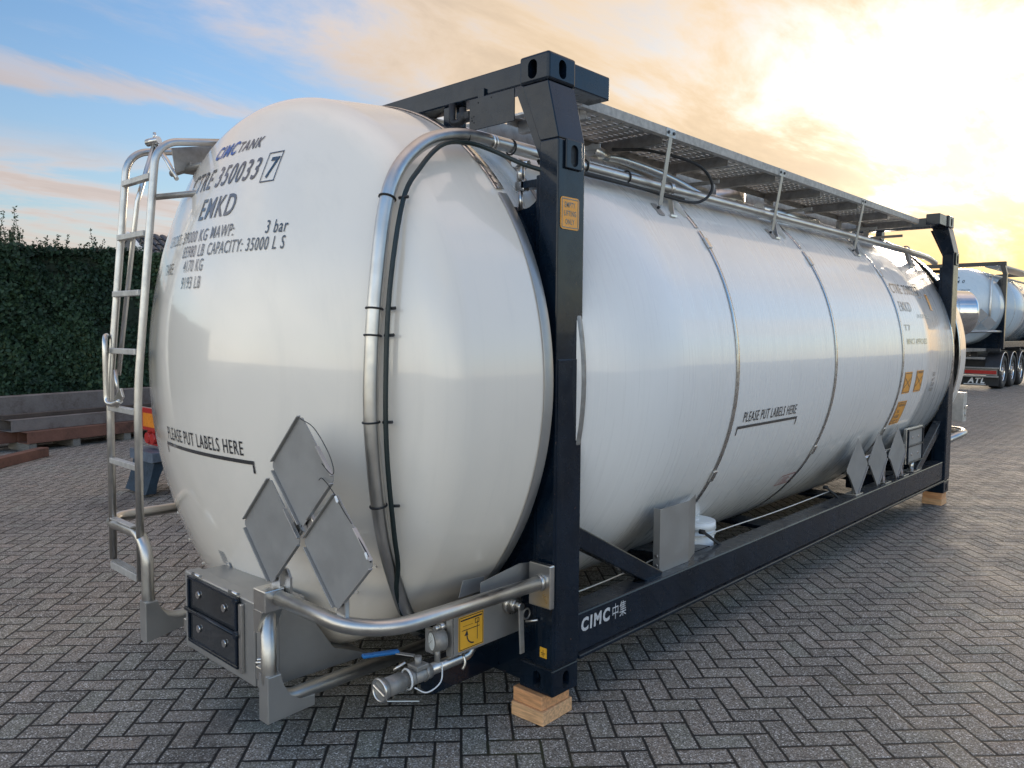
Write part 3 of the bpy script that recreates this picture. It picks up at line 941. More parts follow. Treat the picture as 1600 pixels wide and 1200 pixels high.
for y in (-0.02, 1.40, 2.72, 4.25, 5.62):                                 # pipe brackets
    m = MB(); a = R_(46 if y > 0 else 44); c, s = math.cos(a), math.sin(a); n = Vector((c, 0, s))
    if y > 0:
        p = Vector((RT*math.cos(R_(41)), y-0.06, ZC+RT*math.sin(R_(41))))
        m.beam(p, (0.925, y, 2.43), 0.03, 0.006, upv=(0, 1, 0), bev=0.001)
        m.beam((0.925, y, 2.43), (RT*math.cos(R_(41.5)), y+0.09, ZC+RT*math.sin(R_(41.5))), 0.03, 0.006, upv=(0, 1, 0), bev=0.001)
        m.box(p.x-0.03, p.x+0.02, p.y-0.04, p.y+0.02, p.z-0.008, p.z+0.004, 0.001)
    q = Vector((0.921, y, 2.462))
    for dy in (-0.008, 0.008):
        m.tube([q+Vector((math.cos(t)*0.0315, dy, math.sin(t)*0.0315)) for t in [2*math.pi*k/24 for k in range(24)]], 0.006, 6, closed=True)
    m.build('pipe_bracket', MT['steel'], TC)
m = MB()                                                                  # drain fitting by the post
m.cyl((1.045, 0.03, 2.25), (1.045, 0.03, 2.17), 0.010, 10); m.cyl((1.045, 0.03, 2.29), (1.045, 0.03, 2.355), 0.018, 12)
m.box(1.02, 1.07, 0.02, 0.06, 2.252, 2.292, 0.003); m.cyl((1.0, 0.03, 2.37), (1.09, 0.03, 2.36), 0.013, 10); m.cyl((1.045, -0.01, 2.365), (1.045, 0.06, 2.365), 0.02, 10)
m.build('drain_fitting', MT['steel'], TC)

# --- lettering on the near dome
for a_ in (("CTRE 350033", -0.425, 2.293, 0.665, 0.098, 0.008, 0.10), ("7", 0.302, 2.288, 0.052, 0.092, 0.012, 0.10), ("EMKD", -0.165, 2.146, 0.315, 0.100, 0.008, 0.05),
           ("GROSS:", -0.520, 2.046, 0.200, 0.056, 0.004), ("39000 KG", -0.290, 2.046, 0.270, 0.056, 0.004), ("MAWP:", 0.012, 2.050, 0.186, 0.056, 0.004),
           ("3 bar", 0.410, 2.046, 0.122, 0.056, 0.004), ("85980 LB", -0.252, 1.978, 0.232, 0.056, 0.004), ("CAPACITY: 35000 L S", 0.014, 1.978, 0.520, 0.056, 0.004),
           ("TARE:", -0.500, 1.910, 0.155, 0.056, 0.004), ("4170 KG", -0.210, 1.912, 0.206, 0.056, 0.004), ("9193 LB", -0.200, 1.836, 0.200, 0.056, 0.004),
           ("PLEASE PUT LABELS HERE", -0.372, 1.142, 0.715, 0.062, 0.004)):
    line(a_[0], on_dome, *a_[1:], parent=TC)
def label_bracket(fn, u0, u1, v):
    m = MB(); put_rect(m, fn, u0, u1, v, v+0.016, 24, 1)
    put_rect(m, fn, u0, u0+0.011, v-0.036, v-0.0005, 1, 2); put_rect(m, fn, u1-0.011, u1, v-0.036, v-0.0005, 1, 2)
    m.build('label_bracket', MT['ink'], TC, split=False)
label_bracket(on_dome, -0.412, 0.402, 1.108)
m = MB(); put_frame(m, on_dome, 0.280, 0.372, 2.268, 2.400, 0.005); m.build('check_digit_box', MT['ink'], TC, split=False)
m = MB()
rq = random.Random(5)
for k in range(8):
    put_rect(m, on_dome, -0.085, -0.085+0.03+0.036*rq.random(), 0.640-0.008*k, 0.643-0.008*k, 2, 1)
put_rect(m, on_dome, -0.020, -0.004, 0.575, 0.597, 2, 2)
m.build('small_print', MT['mudgrey'], TC, split=False)
line("CIMC", on_dome, -0.240, 2.440, 0.215, 0.062, 0.018, 0.30, 'blue_ink', TC, 'blue_lettering')
line("TANK", on_dome, -0.006, 2.442, 0.190, 0.050, 0.014, 0.25, 'ink', TC)
# --- lettering and stickers on the barrel
label_bracket(on_barrel, 1.610, 2.420, 1.118)
m = MB(); put_frame(m, on_barrel, 5.13, 5.23, 1.982, 2.105, 0.005); m.build('check_digit_box', MT['ink'], TC, split=False)
for a_ in (("PLEASE PUT LABELS HERE", 1.665, 1.155, 0.715, 0.062, 0.004), ("CTRE 350033", 4.46, 2.000, 0.66, 0.085, 0.004), ("7", 5.155, 2.000, 0.05, 0.085, 0.012),
           ("EMKD", 4.49, 1.85, 0.31, 0.085, 0.004), ("UN PORTABLE", 4.90, 1.80, 0.34, 0.035, 0.004), ("IMPACT APPROVED", 4.50, 1.575, 0.56, 0.050, 0.006),
           ("T7", 4.48, 1.69, 0.16, 0.05, 0.006), ("35", 5.27, 1.285, 0.07, 0.036, 0.006), ("m³", 5.27, 1.240, 0.07, 0.036, 0.006), ("3.0", 5.27, 1.195, 0.08, 0.036, 0.006), ("bar", 5.27, 1.150, 0.09, 0.036, 0.006)):
    line(a_[0], on_barrel, *a_[1:], parent=TC)
def sticker(name, u0, u1, v0, v1, cross=True, lines=None):
    y_ = MB(); put_rect(y_, on_barrel, u0, u1, v0, v1, 6, 8); o = y_.build(name, MT['amber'], TC)
    k = MB(); fn = lambda u, v: on_barrel(u, v, 0.005)
    put_frame(k, fn, u0+0.008, u1-0.008, v0+0.008, v1-0.008, 0.005)
    if cross:
        n = 14
        for sgn in (1, -1):
            for i in range(n):
                a, b = i/n, (i+1)/n
                def pt(t, o_):
                    uu = u0+0.02+(u1-u0-0.04)*t; vv = (v0+0.05+(v1-v0-0.1)*t) if sgn > 0 else (v1-0.05-(v1-v0-0.1)*t)
                    return fn(uu, vv+o_)
                k.bm.faces.new([k.bm.verts.new(p) for p in (pt(a, -.003), pt(b, -.003), pt(b, .003), pt(a, .003))])
    for (tx, uu, vv, wd, hh) in (lines or ()):
        put_text(k, tx, fn, uu, vv, wd, hh, 0.006)
    k.build('sticker_print', MT['ink'], o, split=False)
sticker('warning_sticker', 4.475, 4.665, 1.165, 1.345)
sticker('warning_sticker', 4.785, 4.975, 1.165, 1.350, True, (("DANGER", 4.82, 1.325, 0.12, 0.016),))
sticker('warning_sticker', 4.470, 4.700, 0.900, 1.098, False, (("WARNING", 4.50, 1.055, 0.17, 0.022), ("FALL", 4.52, 1.00, 0.06, 0.03), ("HAZARD", 4.50, 0.955, 0.12, 0.03), ("KEEP OFF", 4.50, 0.92, 0.15, 0.022)))
sticker('warning_sticker', 5.36, 5.43, 1.875, 2.02, False)
T = MB(); put_frame(T, on_barrel, 2.70, 2.92, 0.605, 0.685, 0.006)
for k in range(4):
    put_rect(T, on_barrel, 2.74, 2.88-0.03*(k % 2), 0.622+0.013*k, 0.626+0.013*k, 3, 1)
T.build('red_notice', MT['red_ink'], TC, split=False)
# rail lettering
fr = on_x(1.2635)
line("CIMC", fr, 0.205, 0.350, 0.212, 0.058, 0.028, 0.06, 'silver_ink', TC, 'silver_lettering')
line("中集", fr, 0.440, 0.345, 0.108, 0.058, 0.0, 0.0, 'silver_ink', TC, 'silver_lettering')
# EMPTY LIFTING ONLY plates on the two right-hand posts
def empty_sign(y0, flip=False):
    pts = []
    a0, a1, z0, z1, r = y0, y0+0.118, 2.075, 2.205, 0.014
    for cx, cz, s in ((a1-r, z1-r, 0), (a0+r, z1-r, 90), (a0+r, z0+r, 180), (a1-r, z0+r, 270)):
        for k in range(6):
            a = R_(s+90*k/5); pts.append((cx+r*math.cos(a), cz+r*math.sin(a)))
    o = MB().prism(pts, 'x', 1.2735, 1.2765).build('lifting_sign', MT['amber'], TC)
    T = MB(); fn = on_x(1.2772)
    put_frame(T, fn, a0+0.006, a1-0.006, z0+0.006, z1-0.006, 0.0035)
    put_text(T, "EMPTY", fn, y0+0.024, 2.164, 0.068, 0.022, 0.012)
    put_text(T, "LIFTING", fn, y0+0.020, 2.130, 0.078, 0.022, 0.012)
    put_text(T, "ONLY", fn, y0+0.029, 2.096, 0.058, 0.022, 0.012)
    T.build('sign_print', MT['ink'], o, split=False)
empty_sign(0.018)
# earth-point sticker low on the near post
T = MB(); T.box(1.203, 1.241, 0.0005, 0.0018, 0.284, 0.328); o = T.build('earth_sticker', MT['yellow'], TC)
T = MB(); fy = lambda u, v: (u, -0.0004, v)
for k, hw in enumerate((0.012, 0.008, 0.004)):
    put_rect(T, fy, 1.222-hw, 1.222+hw, 0.303-0.006*k, 0.3055-0.006*k, 1, 1)
put_rect(T, fy, 1.221, 1.223, 0.3055, 0.318, 1, 1)
T.build('sticker_print', MT['ink'], o, split=False)

# --- hazard placard holders on the near dome
def diamond(cx, cz, y, half, axis='y', tilt=0.0):
    """square plate standing on its corner, with folded steel rails"""
    m = MB(); P = []
    th = 0.004
    pts = [(0, half), (half, 0), (0, -half), (-half, 0)]
    bev = 0.012
    poly = []
    for i, (a, b) in enumerate(pts):
        p0 = Vector(pts[i-1]); p = Vector((a, b)); p1 = Vector(pts[(i+1) % 4])
        poly.append(tuple(p+(p0-p).normalized()*bev)); poly.append(tuple(p+(p1-p).normalized()*bev))
    if axis == 'y':
        m.prism([(cx+a, cz+b) for a, b in poly], 'y', y, y+th)
    else:
        m.prism([(cx+a, cz+b) for a, b in poly], 'x', y-th, y)
    pl = m.build('placard_holder', MT['plate'], TC)
    m = MB()
    for (i, f0, f1) in (((2, 0.06, 0.92), (1, 0.06, 0.80), (3, 0.06, 0.97), (0, 0.50, 0.95)) if axis == 'y' else ((2, 0.06, 0.92), (1, 0.06, 0.90))):
        a = Vector(pts[i]); b = Vector(pts[(i+1) % 4])
        p = a.lerp(b, f0); q = a.lerp(b, f1); n = (p+q).normalized()*0.004
        if axis == 'y':
            m.beam((cx+p.x+n.x, y-0.004, cz+p.y+n.y), (cx+q.x+n.x, y-0.004, cz+q.y+n.y), 0.016, 0.005, upv=(n.x, 0, n.y), bev=0.001)
        else:
            m.beam((y+0.004, cx+p.x+n.x, cz+p.y+n.y), (y+0.004, cx+q.x+n.x, cz+q.y+n.y), 0.012, 0.004, upv=(0, n.x, n.y), bev=0.001)
    m.build('placard_rail', MT['sheet'], pl)
    return pl
diamond(0.875, 1.152, -0.935, 0.203)
diamond(0.664, 0.898, -0.937, 0.204)
diamond(1.092, 0.903, -0.937, 0.204)
m = MB()
m.box(0.64, 0.70, -0.925, -0.905, 0.66, 0.86, 0.003); m.box(1.07, 1.12, -0.925, -0.905, 0.66, 0.86, 0.003)
m.beam((0.70, -0.915, 0.80), (0.875, -0.915, 1.0), 0.02, 0.05, upv=(0, 0, 1)); m.beam((1.08, -0.915, 0.80), (0.875, -0.915, 1.0), 0.02, 0.05, upv=(0, 0, 1))
m.box(0.85, 0.90, -0.925, -0.905, 0.93, 1.14, 0.003)
m.prism([(0.69, 0.665), (0.75, 0.665), (0.75, 0.73), (0.725, 0.76), (0.69, 0.76)], 'y', -0.91, -0.90)
m.build('placard_bracket', MT['steel'], TC)
m = MB()                                                                 # thin retaining wires
m.tube(smooth([(0.885, -0.945, 1.345), (0.98, -0.95, 1.32), (1.07, -0.955, 1.25), (1.105, -0.955, 1.19), (1.08, -0.95, 1.172), (1.02, -0.945, 1.20)], 8), 0.0016, 6)
m.tube(smooth([(1.00, -0.945, 1.14), (1.03, -0.95, 1.15), (1.08, -0.945, 1.115), (1.14, -0.945, 1.06), (1.19, -0.945, 1.02)], 8), 0.0016, 6)
m.tube(smooth([(1.20, -0.945, 1.0), (1.26, -0.945, 0.95), (1.29, -0.942, 0.91)], 6), 0.0022, 6)
w_ = m.build('retaining_wire', MT['chassis'], TC)
m = MB(); m.beam((1.100, -0.947, 1.100), (1.115, -0.947, 1.078), 0.008, 0.010); m.beam((1.266, -0.947, 0.940), (1.280, -0.947, 0.918), 0.008, 0.010)
m.build('wire_clip', MT['sign_white'], w_)

# --- near valve box with document window
m = MB()
m.prism([(-0.735, 0.575), (-0.86, 0.575), (-0.86, 0.245), (-0.42, 0.232), (-0.42, 0.245), (-0.60, 0.315), (-0.69, 0.45)], 'x', -0.075, 0.570, 0.004)
m.prism([(-0.20, 0.33), (-0.735, 0.575), (-0.69, 0.45), (-0.60, 0.315), (-0.42, 0.245), (-0.20, 0.24)], 'x', -0.070, 0.18, 0.004)
bx = m.build('valve_box', MT['sheet'], TC)
m = MB()
m.box(-0.090, 0.515, -0.930, -0.862, 0.240, 0.583, 0.006)
m.box(0.520, 0.580, -0.925, -0.855, 0.240, 0.585, 0.006)
dr = m.build('box_door', MT['sheet'], TC)
m = MB(); m.box(-0.035, 0.385, -0.9335, -0.9305, 0.285, 0.565); m.build('document_window', MT['window'], dr)
m = MB()
for a in ((-0.045, 0.395, 0.562, 0.574), (-0.045, 0.395, 0.278, 0.292), (-0.045, -0.030, 0.293, 0.561), (0.378, 0.395, 0.293, 0.561)):
    m.box(a[0], a[1], -0.943, -0.931, a[2], a[3], 0.003)
m.tube([(-0.055, -0.945, 0.425), (0.41, -0.945, 0.425)], 0.009, 10); m.cyl((0.40, -0.955, 0.425), (0.40, -0.935, 0.425), 0.016, 12)
m.cyl((0.40, -0.955, 0.565), (0.40, -0.935, 0.565), 0.016, 12)
m.build('window_gasket', MT['navy'], dr)
m = MB()
for x in (0.05, 0.28):
    for z in (0.505, 0.355):
        m.cyl((x, -0.941, z), (x, -0.934, z), 0.016, 16)
m.build('rivet', MT['chrome'], dr)
m = MB(); m.box(0.415, 0.440, -0.945, -0.931, 0.275, 0.56, 0.003); m.tube([(0.0, -0.935, 0.59), (0.07, -0.935, 0.59)], 0.008, 10); m.tube([(0.33, -0.935, 0.59), (0.40, -0.935, 0.59)], 0.008, 10)
m.box(0.55, 0.605, -0.945, -0.926, 0.29, 0.345, 0.004); m.tube([(0.56, -0.95, 0.36), (0.60, -0.90, 0.362)], 0.006, 8); m.tube([(0.57, -0.95, 0.375), (0.60, -0.89, 0.375)], 0.005, 8)
m.box(-0.112, -0.092, -0.93, -0.89, 0.30, 0.36, 0.003)
m.build('door_latch', MT['steel'], dr)

# --- tubular bumpers at the near end
def bumper(pts, r, rad, name='bumper_bar'):
    return MB().tube(fillet(pts, rad, 10), r, 20).build(name, MT['tube'], TC)
b1 = bumper([(0.70, -0.935, 0.652), (1.255, -0.925, 0.650), (1.232, -0.02, 0.618)], 0.029, 0.20)
m = MB()
m.box(0.630, 0.715, -0.995, -0.912, 0.605, 0.688, 0.004)
m.prism([(0.635, 0.606), (0.700, 0.606), (0.655, 0.52), (0.635, 0.52)], 'y', -0.998, -0.912)
m.build('bumper_bracket', MT['steel'], b1)
m = MB(); m.tube(fillet([(0.667, -0.955, 0.61), (0.667, -0.955, 0.235), (0.675, 0.02, 0.235)], 0.11, 10), 0.029, 20)
m.build('bumper_leg', MT['tube'], b1)
m = MB()
m.prism([(-0.980, 0.170), (-0.775, 0.178), (-0.775, 0.222), (-0.84, 0.222), (-0.885, 0.25), (-0.915, 0.30), (-0.922, 0.352), (-0.980, 0.352)], 'x', 0.634, 0.702, 0.004)
m.build('bumper_foot', MT['sheet'], b1)
m = MB()
m.box(1.172, 1.292, -0.040, -0.012, 0.515, 0.700, 0.006)
m.cyl((1.232, -0.06, 0.62), (1.232, -0.041, 0.619), 0.036, 20, 0.036)
m.build('bumper_flange', MT['steel'], b1)
b2 = bumper([(-1.065, -0.02, 0.645), (-1.065, -0.925, 0.650), (-0.505, -0.925, 0.660), (-0.500, -0.928, 0.235), (-0.46, 0.02, 0.235)], 0.029, [0.16, 0.14, 0.14])
m = MB()
m.prism([(-0.955, 0.150), (-0.74, 0.190), (-0.74, 0.228), (-0.80, 0.228), (-0.85, 0.255), (-0.885, 0.30), (-0.895, 0.345), (-0.955, 0.345)], 'x', -0.535, -0.465, 0.004)
m.build('bumper_foot', MT['sheet'], b2)

# --- ladder
LD = MB().tube(fillet([(-0.56, -0.935, 0.43), (-0.56, -0.930, 1.35), (-0.56, -0.815, 2.555), (-0.56, -0.30, 2.64)], [3.0, 0.14], 12), 0.0185, 16).build('ladder', MT['tube'], TC)
MB().tube(fillet([(-0.905, -0.935, 0.47), (-0.905, -0.930, 1.35), (-0.905, -0.815, 2.555), (-0.905, -0.35, 2.64)], [3.0, 0.14], 12), 0.0185, 16).build('rail', MT['tube'], LD)
def rail_y(z):
    return -0.932 if z < 1.3 else -0.932+0.115*((z-1.3)/1.25)**1.4
for z in (0.985, 1.255, 1.545, 1.83, 2.115, 2.39):
    y = rail_y(z)
    MB().box(-0.892, -0.573, y-0.016, y+0.016, z-0.014, z+0.014, 0.003).build('rung', MT['alu'], LD)
m = MB(); m.box(-0.895, -0.572, -0.955, -0.915, 0.425, 0.462, 0.003)
for k in range(14):
    m.box(-0.885+k*0.022, -0.875+k*0.022, -0.952, -0.918, 0.4625, 0.470, 0)
m.build('step', MT['alu'], LD)
m = MB(); m.box(-0.86, -0.60, -0.965, -0.93, 0.688, 0.697, 0.002); m.build('step_plate', MT['alu'], LD)
# folding hand rail with its hook lever
m = MB()
m.tube([(-0.80, -0.72, 2.60), (-0.835, -0.80, 2.30), (-0.87, -0.90, 1.42)], 0.0125, 10)
m.tube([(-0.80, -0.72, 2.60), (-0.70, -0.70, 2.50), (-0.60, -0.70, 2.40)], 0.011, 10)
m.cyl((-0.84, -0.74, 2.605), (-0.77, -0.71, 2.615), 0.019, 14); m.cyl((-0.80, -0.72, 2.62), (-0.80, -0.72, 2.655), 0.008, 8)
m.build('hand_rail', MT['steel'], LD)
m = MB()
m.tube(smooth([(-0.93, -0.93, 1.62), (-0.895, -0.95, 1.61), (-0.875, -0.96, 1.55), (-0.875, -0.96, 1.36), (-0.865, -0.96, 1.29), (-0.80, -0.955, 1.28), (-0.72, -0.95, 1.30)], 5), 0.013, 10)
m.beam((-0.78, -0.95, 1.285), (-0.69, -0.95, 1.345), 0.012, 0.05, upv=(0, 0, 1), bev=0.002); m.tube([(-0.80, -0.94, 1.45), (-0.76, -0.945, 1.33)], 0.009, 8)
m.build('hook_lever', MT['steel'], LD)
m = MB()                                                                 # top landing hardware
m.prism([(-0.70, 2.56), (-0.40, 2.63), (-0.30, 2.60), (-0.46, 2.53), (-0.68, 2.44)], 'x', -0.66, -0.652, 0.002)
m.box(-0.80, -0.62, -0.62, -0.50, 2.47, 2.50, 0.004); m.box(-0.53, -0.50, -0.50, -0.30, 2.50, 2.62, 0.004)
m.tube([(-0.75, -0.66, 2.45), (-0.36, -0.50, 2.52)], 0.016, 10); m.tube([(-0.62, -0.80, 2.30), (-0.30, -0.70, 2.30)], 0.015, 10)
m.cyl((-0.55, -0.46, 2.52), (-0.55, -0.40, 2.54), 0.03, 14)
m.build('landing_bracket', MT['galv'], LD)

# --- outlet manifold beside the near post
m = MB()
m.box(1.070, 1.076, -0.375, 0.02, 0.360, 0.560, 0.001)
m.box(1.035, 1.0695, -0.381, -0.375, 0.355, 0.560, 0.001)
m.prism([(-0.30, 0.575), (0.0, 0.575), (0.0, 0.68), (-0.07, 0.69), (-0.30, 0.66)], 'x', 1.145, 1.149)
m.prism([(-0.36, 0.60), (-0.22, 0.60), (-0.22, 0.655), (-0.34, 0.665)], 'x', 1.085, 1.089)
mp_ = m.build('manifold_plate', MT['sheet'], TC)
m = MB(); m.box(1.0765, 1.0780, -0.352, -0.212, 0.372, 0.512); sg = m.build('instruction_sticker', MT['yellow'], TC)
T = MB(); fn = on_x(1.0788)
put_frame(T, fn, -0.349, -0.215, 0.375, 0.509, 0.003)
put_rect(T, fn, -0.342, -0.222, 0.493, 0.499, 2, 1)
put_rect(T, fn, -0.335, -0.235, 0.452, 0.455, 2, 1); put_rect(T, fn, -0.250, -0.247, 0.400, 0.480, 1, 2)
for k in range(12):
    a0, a1 = R_(180+7.5*k), R_(187.5+7.5*k); c = (-0.268, 0.430); ro, ri = 0.042, 0.036
    T.bm.faces.new([T.bm.verts.new(fn(c[0]+r*math.cos(a), c[1]+r*math.sin(a))) for r, a in ((ri, a0), (ro, a0), (ro, a1), (ri, a1))])
T.bm.faces.new([T.bm.verts.new(fn(*p)) for p in ((-0.322, 0.430), (-0.307, 0.452), (-0.300, 0.430))])
put_frame(T, fn, -0.262, -0.238, 0.468, 0.488, 0.003); put_rect(T, fn, -0.330, -0.275, 0.470, 0.4715, 1, 1)
T.build('sticker_print', MT['ink'], sg, split=False)
VX, VZ = 1.02, 0.315
vm_ = MB().tube(fillet([(VX, -0.46, VZ), (VX, -0.235, VZ), (VX-0.005, -0.195, VZ+0.13)], 0.05, 8), 0.0235, 18).build('outlet_valve', MT['steel'], TC)
m = MB()
m.cyl((VX, -0.555, VZ), (VX, -0.46, VZ), 0.031, 20); m.cyl((VX, -0.49, VZ), (VX, -0.475, VZ), 0.036, 6); m.cyl((VX, -0.565, VZ), (VX, -0.545, VZ), 0.036, 6)
m.cyl((VX, -0.515, VZ+0.03), (VX, -0.515, VZ+0.075), 0.014, 12); m.box(VX-0.03, VX+0.03, -0.545, -0.485, VZ+0.028, VZ+0.046, 0.003)
m.cyl((VX, -0.635, VZ), (VX, -0.565, VZ), 0.029, 20); m.cyl((VX, -0.68, VZ), (VX, -0.60, VZ), 0.037, 24); m.cyl((VX, -0.70, VZ), (VX, -0.68, VZ), 0.040, 24)
m.build('valve_body', MT['galv'], vm_)
m = MB(); m.tube([(VX+0.041*math.cos(t), -0.702, VZ+0.041*math.sin(t)) for t in [2*math.pi*k/28 for k in range(28)]], 0.006, 8, closed=True)
m.beam((VX-0.035, -0.704, VZ+0.012), (VX+0.035, -0.704, VZ-0.012), 0.012, 0.010); m.beam((VX+0.036, -0.70, VZ-0.028), (VX+0.055, -0.56, VZ-0.070), 0.020, 0.006)
m.tube([(VX-0.02, -0.62, VZ+0.045), (VX+0.0, -0.58, VZ+0.07)], 0.006, 8)
m.build('cap', MT['steel'], vm_)
m = MB(); m.tube([(VX+0.038*math.cos(t), -0.57-0.006*math.cos(t), VZ+0.038*math.sin(t)) for t in [2*math.pi*k/28 for k in range(28)]], 0.0045, 6, closed=True)
m.tube(smooth([(VX+0.045, -0.57, VZ-0.02), (VX+0.06, -0.52, VZ-0.05), (VX+0.06, -0.45, VZ-0.03), (VX+0.035, -0.42, VZ+0.03)], 6), 0.003, 6)
m.build('tether', MT['sign_white'], vm_)
m = MB(); m.beam((VX-0.015, -0.52, VZ+0.074), (VX-0.10, -0.58, VZ+0.082), 0.022, 0.005); m.build('lever', MT['galv'], vm_)
m = MB(); m.beam((VX-0.075, -0.55, VZ+0.083), (VX-0.125, -0.69, VZ+0.090), 0.026, 0.014, bev=0.005); m.build('lever_grip', MT['blue'], vm_)
gp = MB()
gp.cyl((VX, -0.415, VZ+0.02), (VX, -0.415, VZ+0.080), 0.012, 12); gp.cyl((VX-0.005, -0.440, VZ+0.110), (VX+0.012, -0.390, VZ+0.110), 0.042, 24)
ga = gp.build('pressure_gauge', MT['galv'], TC)
d0 = Vector((VX-0.005, -0.440, VZ+0.110)); dn = Vector((-0.35, -0.93, 0)).normalized()
m = MB(); m.cyl(d0, d0+dn*0.002+Vector((-.0005, -.001, 0)), 0.034, 24); m.build('dial', MT['dial'], ga)
m = MB(); q = d0+Vector((-0.001, -0.0055, 0)); m.beam(q+Vector((-0.012, 0.003, -0.012)), q+Vector((0.012, -0.0, 0.012)), 0.003, 0.001); m.build('needle', MT['ink'], ga)
m = MB()                                                                  # fittings on the plate
m.cyl((1.02, -0.285, 0.33), (1.02, -0.285, 0.44), 0.020, 14); m.cyl((1.02, -0.285, 0.39), (1.02, -0.285, 0.41), 0.028, 6); m.cyl((1.02, -0.405, 0.475), (1.02, -0.37, 0.475), 0.018, 6)
m.cyl((1.02, -0.43, 0.475), (1.02, -0.40, 0.475), 0.011, 12); m.box(0.95, 1.0, -0.42, -0.40, 0.36, 0.46, 0.003)
m.tube(smooth([(1.04, -0.29, 0.33), (1.05, -0.29, 0.30), (1.045, -0.30, 0.275)], 5), 0.006, 8)
m.build('manifold_fitting', MT['steel'], TC)
hv = MB()
hv.cyl((1.076, -0.055, 0.500), (1.100, -0.055, 0.500), 0.044, 24); hv.cyl((1.100, -0.055, 0.500), (1.125, -0.055, 0.500), 0.030, 6); hv.cyl((1.125, -0.055, 0.500), (1.150, -0.055, 0.500), 0.016, 12)
hvo = hv.build('ball_valve', MT['steel'], TC)
m = MB(); m.beam((1.142, -0.055, 0.505), (1.152, -0.055, 0.30), 0.028, 0.008, upv=(1, 0, 0), bev=0.003)
m.tube([(1.135, -0.01+0.022*math.cos(t), 0.455+0.022*math.sin(t)) for t in [2*math.pi*k/20 for k in range(20)]], 0.004, 6, closed=True)
m.build('lever', MT['galv'], hvo)
m = MB(); m.tube([(1.15, -0.03, 0.43), (1.20, -0.01, 0.445)], 0.006, 8); m.build('spring_pin', MT['steel'], TC)
m = MB(); m.cyl((1.02, 0.32, 0.52), (1.02, 0.32, 0.62), 0.018, 12); m.cyl((0.99, 0.32, 0.57), (1.06, 0.32, 0.57), 0.02, 12)
ov = m.build('drain_valve', MT['steel'], TC)
m = MB(); m.beam((1.05, 0.36, 0.64), (1.05, 0.38, 0.50), 0.022, 0.006, upv=(1, 0, 0)); m.build('lever_grip', MT['blue'], ov)

# --- rail furniture
m = MB()
sh = []
for k in range(9):
    f_ = k/8; y = 0.93+0.45*f_; sh.append((1.205-0.16*max(0, f_-0.62), y))
inner = [(x-0.004, y) for x, y in sh[::-1]]
m.prism(sh+inner, 'z', 0.438, 0.765)
m.box(1.165, 1.205, 0.925, 0.931, 0.438, 0.765, 0.001)
dp = m.build('data_plate', MT['sheet'], TC)
m = MB()
for z in (0.52, 0.47):
    m.cyl((1.185, 0.922, z), (1.185, 0.93, z), 0.009, 10)
m.build('bolt', MT['steel'], dp)
m = MB()
m.tube(smooth([(1.09, 0.19, 0.440), (1.095, 0.75, 0.447), (1.10, 1.60, 0.487), (1.10, 2.5, 0.474), (1.10, 3.45, 0.476)], 6), 0.0038, 6)
m.build('release_cable', MT['cable'], TC)
for y in (1.60, 3.42):
    m = MB(); m.beam((1.105, y-0.07, 0.525), (1.16, y+0.05, 0.430), 0.018, 0.010, upv=(1, 0, 0)); m.cyl((1.09, y-0.07, 0.52), (1.12, y-0.07, 0.52), 0.014, 10)
    m.build('cable_guide', MT['black'], TC)
m = MB(); m.tube([(1.10, 0.17, 0.855), (1.06, 0.34, 0.90)], 0.006, 8); m.cyl((1.05, 0.33, 0.87), (1.08, 0.33, 0.87), 0.01, 8); m.build('hook_lug', MT['cable'], TC)
for (yc, zc_) in ((3.665, 0.645), (4.12, 0.655), (4.60, 0.652)):
    diamond(yc, zc_, 1.222, 0.226, axis='x')
m = MB()
for y in (3.665, 4.33, 4.80):
    m.cyl((1.20, y, 0.440), (1.20, y, 0.70), 0.016, 12); m.box(1.155, 1.245, y-0.07, y+0.07, 0.4375, 0.446, 0.002)
m.tube([(1.195, 3.66, 0.69), (1.195, 4.85, 0.69)], 0.014, 10)
m.build('placard_bracket', MT['steel'], TC)
m = MB(); m.box(1.190, 1.218, 4.86, 5.32, 0.520, 0.835, 0.004); dh = m.build('document_holder', MT['steel'], TC)
m = MB()
for z0, z1 in ((0.535, 0.665), (0.685, 0.810)):
    m.box(1.2185, 1.2215, 4.89, 5.29, z0, z1, 0.001)
m.build('document_window', MT['plate'], dh)
m = MB()
for a in ((4.87, 5.31, 0.812, 0.826), (4.87, 5.31, 0.668, 0.682), (4.87, 5.31, 0.522, 0.533), (4.87, 4.885, 0.534, 0.81), (5.295, 5.31, 0.534, 0.81)):
    m.box(1.2185, 1.232, a[0], a[1], a[2], a[3], 0.002)
m.build('holder_frame', MT['navy'], dh)
m = MB()
for y in (5.0, 5.18):
    for z in (0.60, 0.75):
        m.cyl((1.222, y, z), (1.226, y, z), 0.014, 12)
m.build('rivet', MT['chrome'], dh)
m = MB(); m.cyl((1.20, 5.08, 0.44), (1.20, 5.08, 0.53), 0.02, 12); m.box(1.15, 1.25, 4.99, 5.17, 0.4375, 0.447, 0.002); m.build('holder_foot', MT['steel'], dh)

# --- far end fittings seen past the far post
b3 = bumper([(1.232, 6.08, 0.62), (1.255, 6.80, 0.650), (0.70, 6.86, 0.652)], 0.037, 0.20)
m = MB(); m.box(0.95, 1.21, 6.78, 6.90, 0.74, 1.05, 0.006); bb = m.build('valve_box', MT['alu'], TC)
m = MB(); m.box(1.2105, 1.222, 6.79, 6.89, 0.88, 0.91, 0.002); m.cyl((1.211, 6.84, 0.82), (1.219, 6.84, 0.82), 0.02, 12); m.build('door_latch', MT['steel'], bb)

